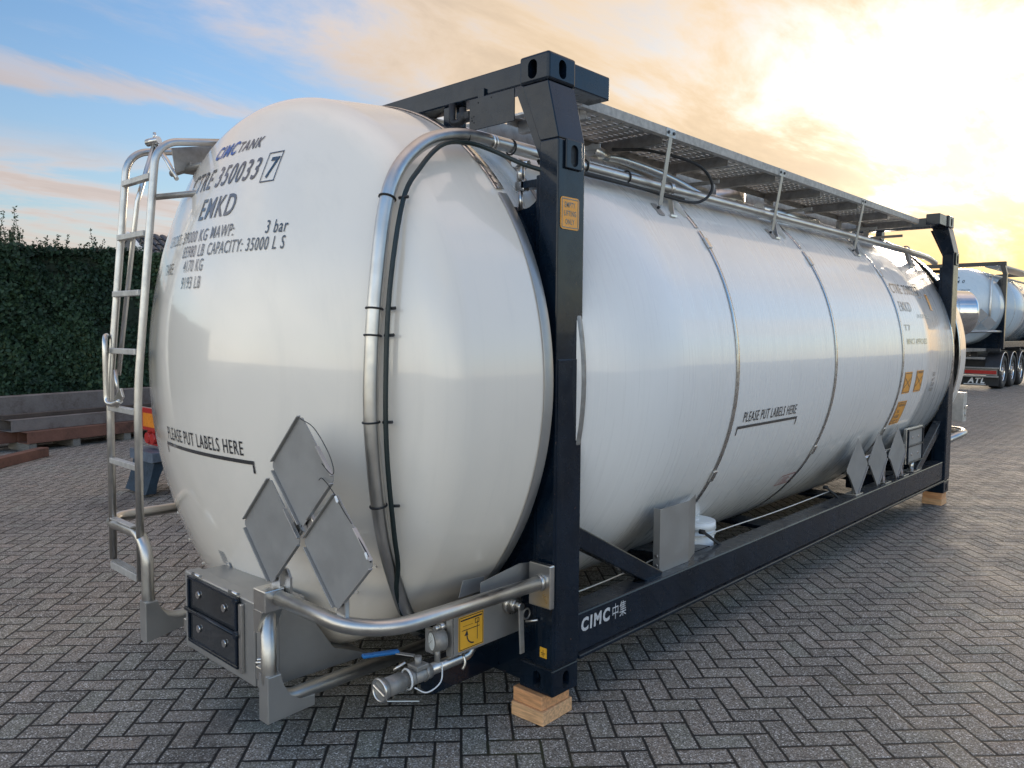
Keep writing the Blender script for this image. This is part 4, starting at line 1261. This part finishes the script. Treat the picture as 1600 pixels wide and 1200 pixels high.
# ================================================================== timber blocks
GB = 'timber blocks under the container frame'
def block(x0, x1, y0, y1, z0, z1, mt, label, rot=0.0):
    cx, cy = (x0+x1)/2, (y0+y1)/2
    m = MB(); hx, hy = (x1-x0)/2, (y1-y0)/2
    m.box(-hx, hx, -hy, hy, 0, z1-z0, 0.004)
    o = m.build('timber_block', MT[mt])
    o.location = (cx, cy, z0); o.rotation_euler = (0, 0, R_(rot))
    return tag(o, label, 'wood block', GB)
block(1.068, 1.245, -0.030, 0.175, 0.000, 0.061, 'timber2', 'pale timber block lying on the paving under the near post, lower of its pair', 2)
block(1.070, 1.235, -0.020, 0.165, 0.061, 0.121, 'timber', 'orange brown timber block directly under the near post, upper of its pair')
block(1.085, 1.262, 5.885, 6.05, 0.000, 0.060, 'timber2', 'timber block on the paving under the far post, lower of its pair', -1)
block(1.085, 1.258, 5.888, 6.045, 0.060, 0.121, 'timber', 'timber block touching the far post casting, upper of its pair', 1)

# ================================================================== white bucket
BK = thing('bucket', (0.97, 1.68, 0.262), 'white plastic bucket with a lid under the tank behind the data plate', 'bucket')
m = MB(); m.cyl((0.97, 1.68, 0.263), (0.97, 1.68, 0.50), 0.105, 28, 0.120); m.build('pail', MT['pail'], BK)
m = MB(); m.cyl((0.97, 1.68, 0.470), (0.97, 1.68, 0.480), 0.126, 28); m.cyl((0.97, 1.68, 0.501), (0.97, 1.68, 0.545), 0.127, 28, 0.122); m.cyl((0.97, 1.68, 0.5455), (0.97, 1.68, 0.549), 0.105, 28); m.cyl((0.99, 1.66, 0.5492), (0.99, 1.66, 0.556), 0.02, 12)
m.build('lid', MT['pail'], BK)

# ================================================================== left background: hedge, house, steel stock, trailer
def unit(a, b):
    return (Vector(b)-Vector(a)).normalized()
H0, H1 = Vector((-16.5, -4.6, 0)), Vector((-6.7, 12.9, 0))
# the hedge runs along H0-H1 (its face towards the yard)
HF0, HF1 = Vector((-11.55, 1.30, 0)), Vector((-11.16, 3.485, 0))
hd = (HF1-HF0).normalized(); hn = Vector((hd.y, -hd.x, 0))            # towards the yard
HS = HF0 - hd*11.0; HL = 27.0
HG = thing('hedge', HS+hd*HL*0.5, 'tall clipped dark green conifer hedge behind the steel beams', 'hedge')
m = MB()
a = HS-hn*1.3; b = HS+hd*HL-hn*1.3; c = HS+hd*HL-hn*0.18; d = HS-hn*0.18
m.prism([(p.x, p.y) for p in (a, b, c, d)], 'z', 0.0, 2.88)
m.build('branch_core', MT['hedge_core'], HG)
lv = bmesh.new()
rnd = random.Random(3)
def leaf(p, n, sz):
    """small scale-leaf spray: a bent pair of quads"""
    t = Vector((rnd.gauss(0, 1), rnd.gauss(0, 1), rnd.gauss(0.5, 1))); t = (t - n*t.dot(n)*0.6).normalized()
    s = t.cross(n)
    if s.length < 1e-3:
        return
    s = s.normalized()*sz*rnd.uniform(0.28, 0.5); t = t*sz; k = n*sz*rnd.uniform(0.05, 0.35)
    v = [lv.verts.new(q) for q in (p-s*0.6, p+s*0.6, p+t*0.6+s+k, p+t*1.15+k*1.6, p+t*0.6-s+k)]
    lv.faces.new(v)
def bulge(u, z):
    return 0.10*math.sin(u*1.7+z*0.9)+0.07*math.sin(u*4.1-z*2.3)+0.06*math.sin(u*9.0+z*7.0)+0.05*math.sin(u*23+3*math.sin(z*5))*math.sin(z*19+u*3)
for i in range(120000):
    u = rnd.uniform(6.0, 18.5) if rnd.random() < 0.78 else rnd.uniform(0, HL); z = rnd.uniform(0.05, 3.0)
    cl_ = bulge(u, z)
    p = HS+hd*u+Vector((0, 0, z))+hn*(cl_*0.9-0.10+rnd.uniform(-0.07, 0.07))
    n = (hn+Vector((rnd.gauss(0, .55), rnd.gauss(0, .55), rnd.gauss(0.15, .55)))).normalized()
    leaf(p, n, rnd.uniform(0.035, 0.075))
for i in range(24000):                                                  # top
    u = rnd.uniform(4.0, 20) if rnd.random() < 0.7 else rnd.uniform(0, HL); q = rnd.uniform(-1.3, 0.0)
    p = HS+hd*u+hn*q+Vector((0, 0, 2.90+0.05*math.sin(u*3.1)+rnd.uniform(0, 0.10)))
    n = Vector((rnd.gauss(0, .5), rnd.gauss(0, .5), 1)).normalized()
    leaf(p, n, rnd.uniform(0.035, 0.075))
tw = MB()
for i in range(260):                                                     # unclipped shoots along the top
    u = rnd.uniform(5.0, 16.5); q = rnd.uniform(-1.0, -0.05)
    big = 1.0 if rnd.random() < 0.75 else 1.8
    if i < 46: u = rnd.uniform(10.7, 11.35); big *= 1.75
    h = rnd.uniform(0.10, 0.26)*big
    p = HS+hd*u+hn*q+Vector((0, 0, 2.93)); top = p+Vector((rnd.uniform(-.12, .12), rnd.uniform(-.12, .12), h))
    tw.tube([p, top], [0.006, 0.002], 4)
    for k in range(int(16*big)):
        f_ = rnd.uniform(0.25, 1.0); cc_ = p.lerp(top, f_)
        dr_ = Vector((rnd.gauss(0, 1), rnd.gauss(0, 1), rnd.uniform(0.2, 1.2))).normalized()
        leaf(cc_+dr_*0.02, dr_.orthogonal().normalized(), rnd.uniform(0.018, 0.040))
tw.bm.verts.index_update(); mp_tw = {v.index: lv.verts.new(v.co) for v in tw.bm.verts}
for f in tw.bm.faces:
    nf = lv.faces.new([mp_tw[v.index] for v in f.verts]); nf.material_index = 1
tw.bm.free()
lm = bpy.data.meshes.new('foliage')
bmesh.ops.translate(lv, verts=lv.verts, vec=-Vector(HG.location))
lv.to_mesh(lm); lv.free(); lm.materials.append(MT['leaf']); lm.materials.append(MT['twig'])
lo = bpy.data.objects.new('foliage', lm); COL.objects.link(lo); lo.parent = HG

# house behind the hedge
HS_ = thing('house', (-23.9, 12.5, 0), 'house with a dark tiled roof just showing above the hedge', 'house')
m = MB(); m.box(-26.4, -20.2, 8.2, 20.0, 0, 2.9); m.build('wall', MT['render'], HS_)
rf = MB()
def roof_side(x0, z0, x1, z1, y0, y1):
    nst = 9
    for k in range(nst):
        f0, f1 = k/nst, (k+1)/nst
        xa, za = x0+(x1-x0)*f0, z0+(z1-z0)*f0; xb, zb_ = x0+(x1-x0)*f1, z0+(z1-z0)*f1
        ys = int((y1-y0)/0.24)
        for q in range(ys):
            ya = y0+q*0.24
            rf.tube([(xa, ya+0.12, za+0.05), (xb, ya+0.12, zb_+0.02)], 0.115, 6, cap=False)
roof_side(-19.8, 2.75, -23.3, 4.67, 7.9, 20.3); roof_side(-26.8, 2.75, -23.3, 4.67, 7.9, 20.3)
rf.prism([(-19.8, 2.70), (-23.3, 4.62), (-26.8, 2.70)], 'y', 7.9, 20.3)
rf.build('roof', MT['tile'], HS_, split=False)
m = MB(); m.prism([(-19.7, 2.66), (-19.7, 2.80), (-23.3, 4.78), (-26.9, 2.80), (-26.9, 2.66), (-23.3, 4.64)], 'y', 7.84, 7.90); m.build('verge_board', MT['sign_white'], HS_)

# steel stock on bearers
def rail(p, q, wdt, hgt, z0, mt, hollow=True, name='steel_beam', label='', cat='steel beam', wall=0.012):
    p = Vector((p[0], p[1], z0)); q = Vector((q[0], q[1], z0)); L = (q-p).length
    m = MB(); h = wdt/2
    if hollow:
        m.box(0, L, -h, h, 0, wall, 0.002); m.box(0, L, -h, h, hgt-wall, hgt, 0.002)
        m.box(0, L, -h, -h+wall, wall, hgt-wall, 0); m.box(0, L, h-wall, h, wall, hgt-wall, 0)
        m.box(0.6, 0.61, -h+wall, h-wall, wall, hgt-wall, 0)
    else:
        m.box(0, L, -h, h, 0, hgt, 0.006)
    o = m.build(name, MT[mt]); o.location = p; o.rotation_euler = (0, 0, math.atan2((q-p).y, (q-p).x))
    return tag(o, label, cat, 'steel beams stacked beside the hedge', 'thing')
SD = Vector((-8.25, 2.05, 0)) - Vector((-8.20, 0.30, 0))
SD = Vector((-0.22, 1.0, 0)).normalized()
SN = Vector((SD.y, -SD.x, 0))
def sp_(u, n):                      # along stock, towards yard
    v = Vector((-8.55, 0.62, 0))+SD*u+SN*n; return (v.x, v.y)
rail(sp_(0.10, 0.02), sp_(4.2, 0.02), 0.24, 0.155, 0.11, 'rust', label='rusty brown hollow steel beam at the front of the stack, lowest on its bearers')
rail(sp_(-0.10, -0.28), sp_(4.2, -0.28), 0.24, 0.15, 0.11, 'rust', label='rusty hollow beam behind the front one, only its open end showing')
rail(sp_(-0.02, -0.16), sp_(4.3, -0.16), 0.30, 0.16, 0.268, 'greysteel', label='grey hollow steel beam with a rusty top, second layer of the stack')
rail(sp_(-0.05, -0.20), sp_(3.2, -0.20), 0.10, 0.055, 0.430, 'darkwood', hollow=False, name='timber_batten', label='thin dark batten lying on top of the grey hollow beam', cat='batten')
rail(sp_(-1.8, -0.62), sp_(3.0, -0.62), 0.28, 0.30, 0.40, 'greysteel', label='wide blue grey beam at the back of the stack, set against the hedge')
rail(sp_(-1.8, -0.64), sp_(3.0, -0.64), 0.28, 0.28, 0.11, 'rust', label='rusty beam beneath the wide blue grey beam by the hedge')
rail((-7.95, 0.80), (-6.3, -1.10), 0.13, 0.12, 0.0, 'rust', hollow=False, label='single rusty bar lying on the paving in front of the stack')
for i, u in enumerate((0.18, 0.78, 1.55)):
    x, y = sp_(u, 0.0)
    m = MB(); m.box(-0.40, 0.11, -0.055, 0.055, 0, 0.108, 0.006); o = m.build('timber_bearer', MT['oldwood'])
    o.location = (x, y, 0); o.rotation_euler = (0, 0, math.atan2(SN.y, SN.x))
    tag(o, ['grey timber bearer under the beams, right behind the tip of the single rusty bar', 'middle grey timber bearer of the three under the beams', 'grey timber bearer under the beams, close to the trailer and its marker board'][i], 'bearer', 'timber bearers under the steel beams')

# parked trailer, its rear left corner shows between ladder and tank
TR = thing('parked_trailer', (-3.9, 1.2, 0), 'trailer parked behind the white tank with red and orange rear marker board', 'trailer')
def wheel(parent, x, y, z, r, wd, facing=1, name='wheel'):
    t = MB(); prof = [(r*0.60, -wd/2), (r*0.90, -wd/2), (r*0.98, -wd*0.40), (r, -wd*0.28), (r, wd*0.28), (r*0.98, wd*0.40), (r*0.90, wd/2), (r*0.60, wd/2), (r*0.60, -wd/2)]
    n = 36; rings = []
    for pr, off in prof:
        rings.append([t.bm.verts.new((x+off, y+pr*math.cos(2*math.pi*k/n), z+pr*math.sin(2*math.pi*k/n))) for k in range(n)])
    for A, B in zip(rings, rings[1:]):
        for k in range(n):
            t.bm.faces.new((A[k], A[(k+1) % n], B[(k+1) % n], B[k])).smooth = True
    w0 = t.build(name, MT['tyre'], parent)
    q = MB()
    fx = x+facing*wd*0.36
    q.tube([(fx, y+r*0.585*math.cos(2*math.pi*k/30), z+r*0.585*math.sin(2*math.pi*k/30)) for k in range(30)], r*0.05, 8, closed=True)
    q.cyl((fx-facing*0.09, y, z), (fx-facing*0.05, y, z), r*0.55, 30)
    for k in range(10):
        a_ = 2*math.pi*k/10
        q.beam((fx-facing*0.045, y+r*0.22*math.cos(a_), z+r*0.22*math.sin(a_)), (fx-facing*0.02, y+r*0.55*math.cos(a_), z+r*0.55*math.sin(a_)), r*0.13, 0.02, upv=(1, 0, 0), bev=0.004)
    q.cyl((fx-facing*0.05, y, z), (fx+facing*0.03, y, z), r*0.24, 20)
    q.build('rim', MT['chrome'], w0)
    return w0
m = MB(); m.box(-4.85, -4.65, 0.95, 9.0, 0.80, 0.98, 0.01); m.box(-3.2, -3.0, 0.95, 9.0, 0.80, 0.98, 0.01)
for y in (1.4, 3.5, 5.5, 7.8):
    m.box(-4.649, -3.201, y, y+0.12, 0.82, 0.95, 0.005)
m.build('chassis_beam', MT['chassis'], TR)
m = MB(); m.box(-5.16, -2.75, 0.84, 0.93, 0.66, 0.84, 0.008); m.build('rear_beam', MT['galv'], TR)
for x0 in (-4.895, -3.30):
    m = MB(); m.box(x0, x0+0.46, 0.815, 0.836, 0.63, 0.855, 0.004); k_ = m.build('marker_board', MT['red'], TR)
    m = MB(); m.box(x0+0.045, x0+0.415, 0.811, 0.8145, 0.665, 0.805, 0.002); m.build('reflector', MT['orange'], k_)
m = MB()
for x in (-4.78, -4.66, -3.1, -3.0):
    m.cyl((x, 0.86, 0.55), (x, 0.815, 0.55), 0.055, 20)
m.box(-4.88, -4.55, 0.862, 0.90, 0.47, 0.62, 0.008)
m.build('tail_lamp', MT['red'], TR)
m = MB()
for x0 in (-4.98, -3.30):
    m.prism([(0.72, 0.44), (1.9, 0.44), (1.9, 0.38), (0.72, 0.34)], 'x', x0, x0+0.55, 0.01)
m.build('mudguard', MT['mudgrey'], TR)
m = MB()
for x0 in (-4.96, -3.28):
    pts = [(0.75, 0.335), (0.90, 0.335)] + [(0.90-0.10*math.sin(k/8*1.6)-0.03, 0.33-0.30*k/8) for k in range(1, 9)] + [(0.66, 0.03), (0.69, 0.10), (0.72, 0.20)]
    m.prism(pts, 'x', x0, x0+0.50, 0.005)
m.build('mud_flap', MT['mud'], TR)
for y in (1.55, 2.9):
    for x in (-4.70, -3.05):
        wheel(TR, x, y, 0.40, 0.40, 0.30, -1 if x < -4 else 1)

# ================================================================== right background: tank semi-trailer
SX, SY = -3.28, 24.9          # centre line and rear face
ST = thing('tank_semitrailer', (SX, SY+4, 0), 'black three axle semi-trailer carrying a white tank container', 'semi-trailer')
for sx in (1, -1):
    for y in (0.72, 2.03, 3.34):
        wheel(ST, SX+sx*1.06, SY+y, 0.53, 0.53, 0.38, sx)
for y in (0.72, 2.03, 3.34):
    m = MB()
    for sx in (1, -1):
        x0, x1 = sorted((SX+sx*0.85, SX+sx*1.26))
        pts = [(SY+y+rr*math.cos(R_(a_)), 0.53+rr*math.sin(R_(a_))) for rr, rng_ in ((0.61, range(-5, 186, 10)), (0.585, range(185, -6, -10))) for a_ in rng_]
        m.prism(pts, 'x', x0, x1)
    m.build('mudguard', MT['chassis'], ST)
    m = MB()
    for sx in (1,):
        m.tube([(SX+sx*1.262, SY+y+0.60*math.cos(R_(a_)), 0.53+0.60*math.sin(R_(a_))) for a_ in range(-5, 186, 10)], 0.014, 6)
    m.build('mudguard_trim', MT['chrome'], ST)
m = MB(); m.box(SX-0.60, SX-0.42, SY+0.25, SY+11, 0.92, 1.14, 0.01); m.box(SX+0.42, SX+0.60, SY+0.25, SY+11, 0.92, 1.14, 0.01)
for y in (0.3, 3.2, 6.2, 9):
    m.box(SX-1.20, SX+1.20, SY+y, SY+y+0.16, 1.145, 1.24, 0.01)
m.box(SX-1.2, SX+1.2, SY+0.35, SY+0.40, 0.45, 1.0, 0.01)
m.box(SX+0.62, SX+1.1, SY+4.4, SY+9, 0.5, 1.0, 0.03)
m.build('chassis_beam', MT['chassis'], ST)
m = MB(); m.box(SX-1.24, SX+1.24, SY+0.0, SY+0.08, 0.62, 0.67, 0.006); m.box(SX-1.24, SX+1.24, SY+0.0, SY+0.08, 0.36, 0.41, 0.006); m.box(SX+0.10, SX+0.16, SY-0.01, SY+0.05, 0.67, 1.20, 0.004)
m.prism([(SX+0.0, 1.10), (SX+0.2, 1.24), (SX+0.85, 1.24), (SX+0.85, 1.16), (SX+0.3, 1.12), (SX+0.12, 0.98), (SX+0.0, 0.98)], 'y', SY+0.05, SY+0.2)
m.box(SX+0.2, SX+0.85, SY+0.04, SY+0.18, 0.90, 0.97, 0.006)
m.build('rear_bumper', MT['galv'], ST)
m = MB(); m.box(SX-1.20, SX+1.20, SY+0.085, SY+0.10, 0.42, 0.61, 0.003); m.build('lamp_panel', MT['galv'], ST)
m = MB(); m.box(SX+0.32, SX+1.18, SY+0.06, SY+0.084, 0.46, 0.57, 0.01); m.box(SX-1.18, SX-0.32, SY+0.06, SY+0.084, 0.46, 0.57, 0.01); m.build('tail_lamp', MT['red'], ST)
m = MB(); m.cyl((SX-0.02, SY+0.09, 0.515), (SX-0.02, SY+0.05, 0.515), 0.16, 24); rp_ = m.build('speed_disc', MT['red'], ST)
m = MB(); m.cyl((SX-0.02, SY+0.049, 0.515), (SX-0.02, SY+0.046, 0.515), 0.115, 24); m.build('disc_face', MT['sign_white'], rp_)
T = MB(); put_text(T, "60", lambda u, v: (u, SY+0.0445, v), SX-0.09, 0.475, 0.14, 0.08, 0.02); T.build('disc_print', MT['ink'], rp_, split=False)
m = MB(); m.box(SX-1.24, SX+1.24, SY+0.11, SY+0.125, 0.10, 0.36, 0.002); fl = m.build('mud_flap', MT['black'], ST)
T = MB(); fa = lambda u, v: (u, SY+0.1085, v)
put_text(T, "ATL", fa, SX+0.40, 0.18, 0.46, 0.16, 0.03, 0.25); put_rect(T, fa, SX+0.30, SX+0.90, 0.130, 0.150, 2, 1)
put_text(T, "TANKERS", fa, SX-1.15, 0.24, 1.0, 0.10, 0.02); put_text(T, "45-12", fa, SX-0.55, 0.13, 0.40, 0.07, 0.02)
T.build('flap_lettering', MT['sign_white'], fl, split=False)
m = MB(); m.box(SX-0.9, SX+0.10, SY+0.02, SY+0.30, 1.02, 1.26, 0.02); m.build('hose_tray', MT['orange'], ST)

# container on it
CZ = 1.22
def small_container(name, x, y, z, label, cat='tank container', lettering=True):
    o = thing(name, (x, y+3.0, z), label, cat)
    zc = z+1.30; R = 1.215
    pr = dome_profile(R, 0.0, 0.03, -0.36, 0.19, 2.3)
    MB().lathe([(r, y+0.02+q) for r, q in pr], zc, x, seg=72).build('end_dome', MT['shaded_white'], o)
    MB().lathe([(R-0.05, y+0.16), (R, y+0.16), (R, y+5.9), (R-0.05, y+5.9)], zc, x, seg=72).build('barrel', MT['shaded_white'], o)
    MB().lathe([(R-0.05, y-0.1), (R-0.05, y+0.3)], zc, x, seg=72).build('vessel_shell', MT['white'], o)
    for yb in (1.5, 2.9, 4.3):
        MB().lathe([(R+0.004, y+yb-0.02), (R+0.007, y+yb), (R+0.004, y+yb+0.02)], zc, x, seg=72).build('strap_band', MT['band'], o)
    for fy_ in (0.0, 5.9):
        m = MB()
        for sx in (1, -1):
            a0, a1 = sorted((x+sx*1.12, x+sx*1.235))
            m.box(a0, a1, y+fy_, y+fy_+0.16, z, z+2.30, 0.01)
            m.hull8([(x+sx*q, yy, zz) for zz, xs in ((z+2.301, (1.12, 1.235)), (z+2.56, (1.04, 1.18))) for yy in (y+fy_, y+fy_+0.16) for q in xs])
            poly = [(x+sx*1.12, z+2.20), (x+sx*1.02, z+2.12)]+[(x+sx*1.17*math.cos(R_(36-126*k/24)), zc+1.17*math.sin(R_(36-126*k/24))) for k in range(25)]+[(x+sx*1.12, z+0.1)]
            m.prism(poly, 'y', y+fy_+0.03, y+fy_+0.05)
        m.build('frame_end', MT['navy'], o)
        m = MB(); m.box(x-1.20, x+1.20, y+fy_, y+fy_+0.16, z+2.561, z+2.68, 0.01); m.build('top_cross_beam', MT['navy'], o)
        m = MB(); m.box(x-1.11, x+1.11, y+fy_+0.01, y+fy_+0.15, z, z+0.15, 0.01); m.build('bottom_cross_beam', MT['navy'], o)
    m = MB()
    for sx in (1, -1):
        a0, a1 = sorted((x+sx*1.12, x+sx*1.225)); m.box(a0, a1, y+0.165, y+5.895, z+0.05, z+0.24, 0.01)
    m.build('side_rail', MT['navy'], o)
    m = MB(); m.box(x+0.55, x+1.10, y+0.4, y+5.6, z+2.55, z+2.60, 0.004); m.build('walkway_deck', MT['alu'], o)
    m = MB(); m.tube(fillet([(x+0.30, y-0.90, z-0.1), (x+0.30, y-0.90, z+0.52), (x+1.15, y-0.90, z+0.54), (x+1.15, y, z+0.54)], [0.12, 0.2], 6), 0.035, 12); m.build('bumper_bar', MT['tube'], o)
    m = MB(); m.tube(smooth([(x+0.88, y+5.8, z+2.25), (x+0.88, y, z+2.26), (x+0.93, y-0.45, z+2.15), (x+0.97, y-0.62, z+1.7), (x+0.97, y-0.68, z+1.2), (x+0.94, y-0.6, z+0.75)], 6), 0.033, 12); m.build('air_pipe', MT['tube'], o)
    def plac(cx, cz):
        m = MB(); h = 0.21; yy = y-0.90
        m.prism([(x+cx, z+cz+h), (x+cx+h, z+cz), (x+cx, z+cz-h), (x+cx-h, z+cz)], 'y', yy, yy+0.01); m.build('placard_holder', MT['plate'], o)
    plac(0.78, 1.02); plac(0.57, 0.78); plac(1.0, 0.79)
    if lettering:
        def fn(u, v):
            r = math.hypot(u, v-1.30); yy = pr[-1][1]
            for (r0, q0), (r1, q1) in zip(pr, pr[1:]):
                if r1 <= r <= r0 and r0 > r1: yy = q0+(q1-q0)*(r0-r)/(r0-r1)
            return (x+u, y+0.02+yy-0.005, z+v)
        T = MB()
        put_text(T, "350124 0", fn, -0.38, 2.02, 0.62, 0.10, 0.012, 0.1); put_text(T, "TANK", fn, -0.1, 2.17, 0.2, 0.05, 0.012)
        put_text(T, "EMKD", fn, -0.3, 1.88, 0.30, 0.09, 0.012); put_text(T, "CAPACITY", fn, 0.12, 1.78, 0.3, 0.045, 0.01); put_text(T, "35000 L", fn, 0.14, 1.70, 0.25, 0.045, 0.01)
        T.build('lettering', MT['ink'], o, split=False)
    return o
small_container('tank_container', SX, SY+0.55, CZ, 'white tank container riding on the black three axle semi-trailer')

# polished tank trailer parked across, its rounded end just clear of the far post
PT = thing('polished_tanker', (-2.20, 22.35, 0), 'mirror polished steel tank trailer parked across behind the far post', 'tanker')
ox, oy = PT.location.x, PT.location.y
pr = dome_profile(0.62, 0.55, 0.01, 0.16, 0.12, 0.95)
y0_ = pr[-1][1]
MB().lathe([(r, oy+q-y0_) for r, q in pr], 2.26, ox, seg=64).build('end_dome', MT['chrome'], PT)
MB().lathe([(0.62, oy+0.55-y0_), (0.62, oy+4.5), (0.0, oy+4.7)], 2.26, ox, seg=64).build('barrel', MT['chrome'], PT)
for q in (0.75, 1.6, 2.5, 3.4):
    MB().lathe([(0.622, oy+q-0.02), (0.626, oy+q), (0.622, oy+q+0.02)], 2.26, ox, seg=64).build('strap_band', MT['band'], PT)
for sx in (-1, 1):
    m = MB(); m.box(ox+sx*0.4-0.08, ox+sx*0.4+0.08, oy+1.2, oy+4.6, 1.0, 1.78, 0.01); m.build('chassis_beam', MT['chassis'], PT)
for y in (2.0, 3.2):
    for sx in (1, -1):
        wheel(PT, ox+sx*0.75, oy+y, 0.48, 0.48, 0.3, sx)
PT.rotation_euler = (0, 0, math.atan2(0.733, -0.68))
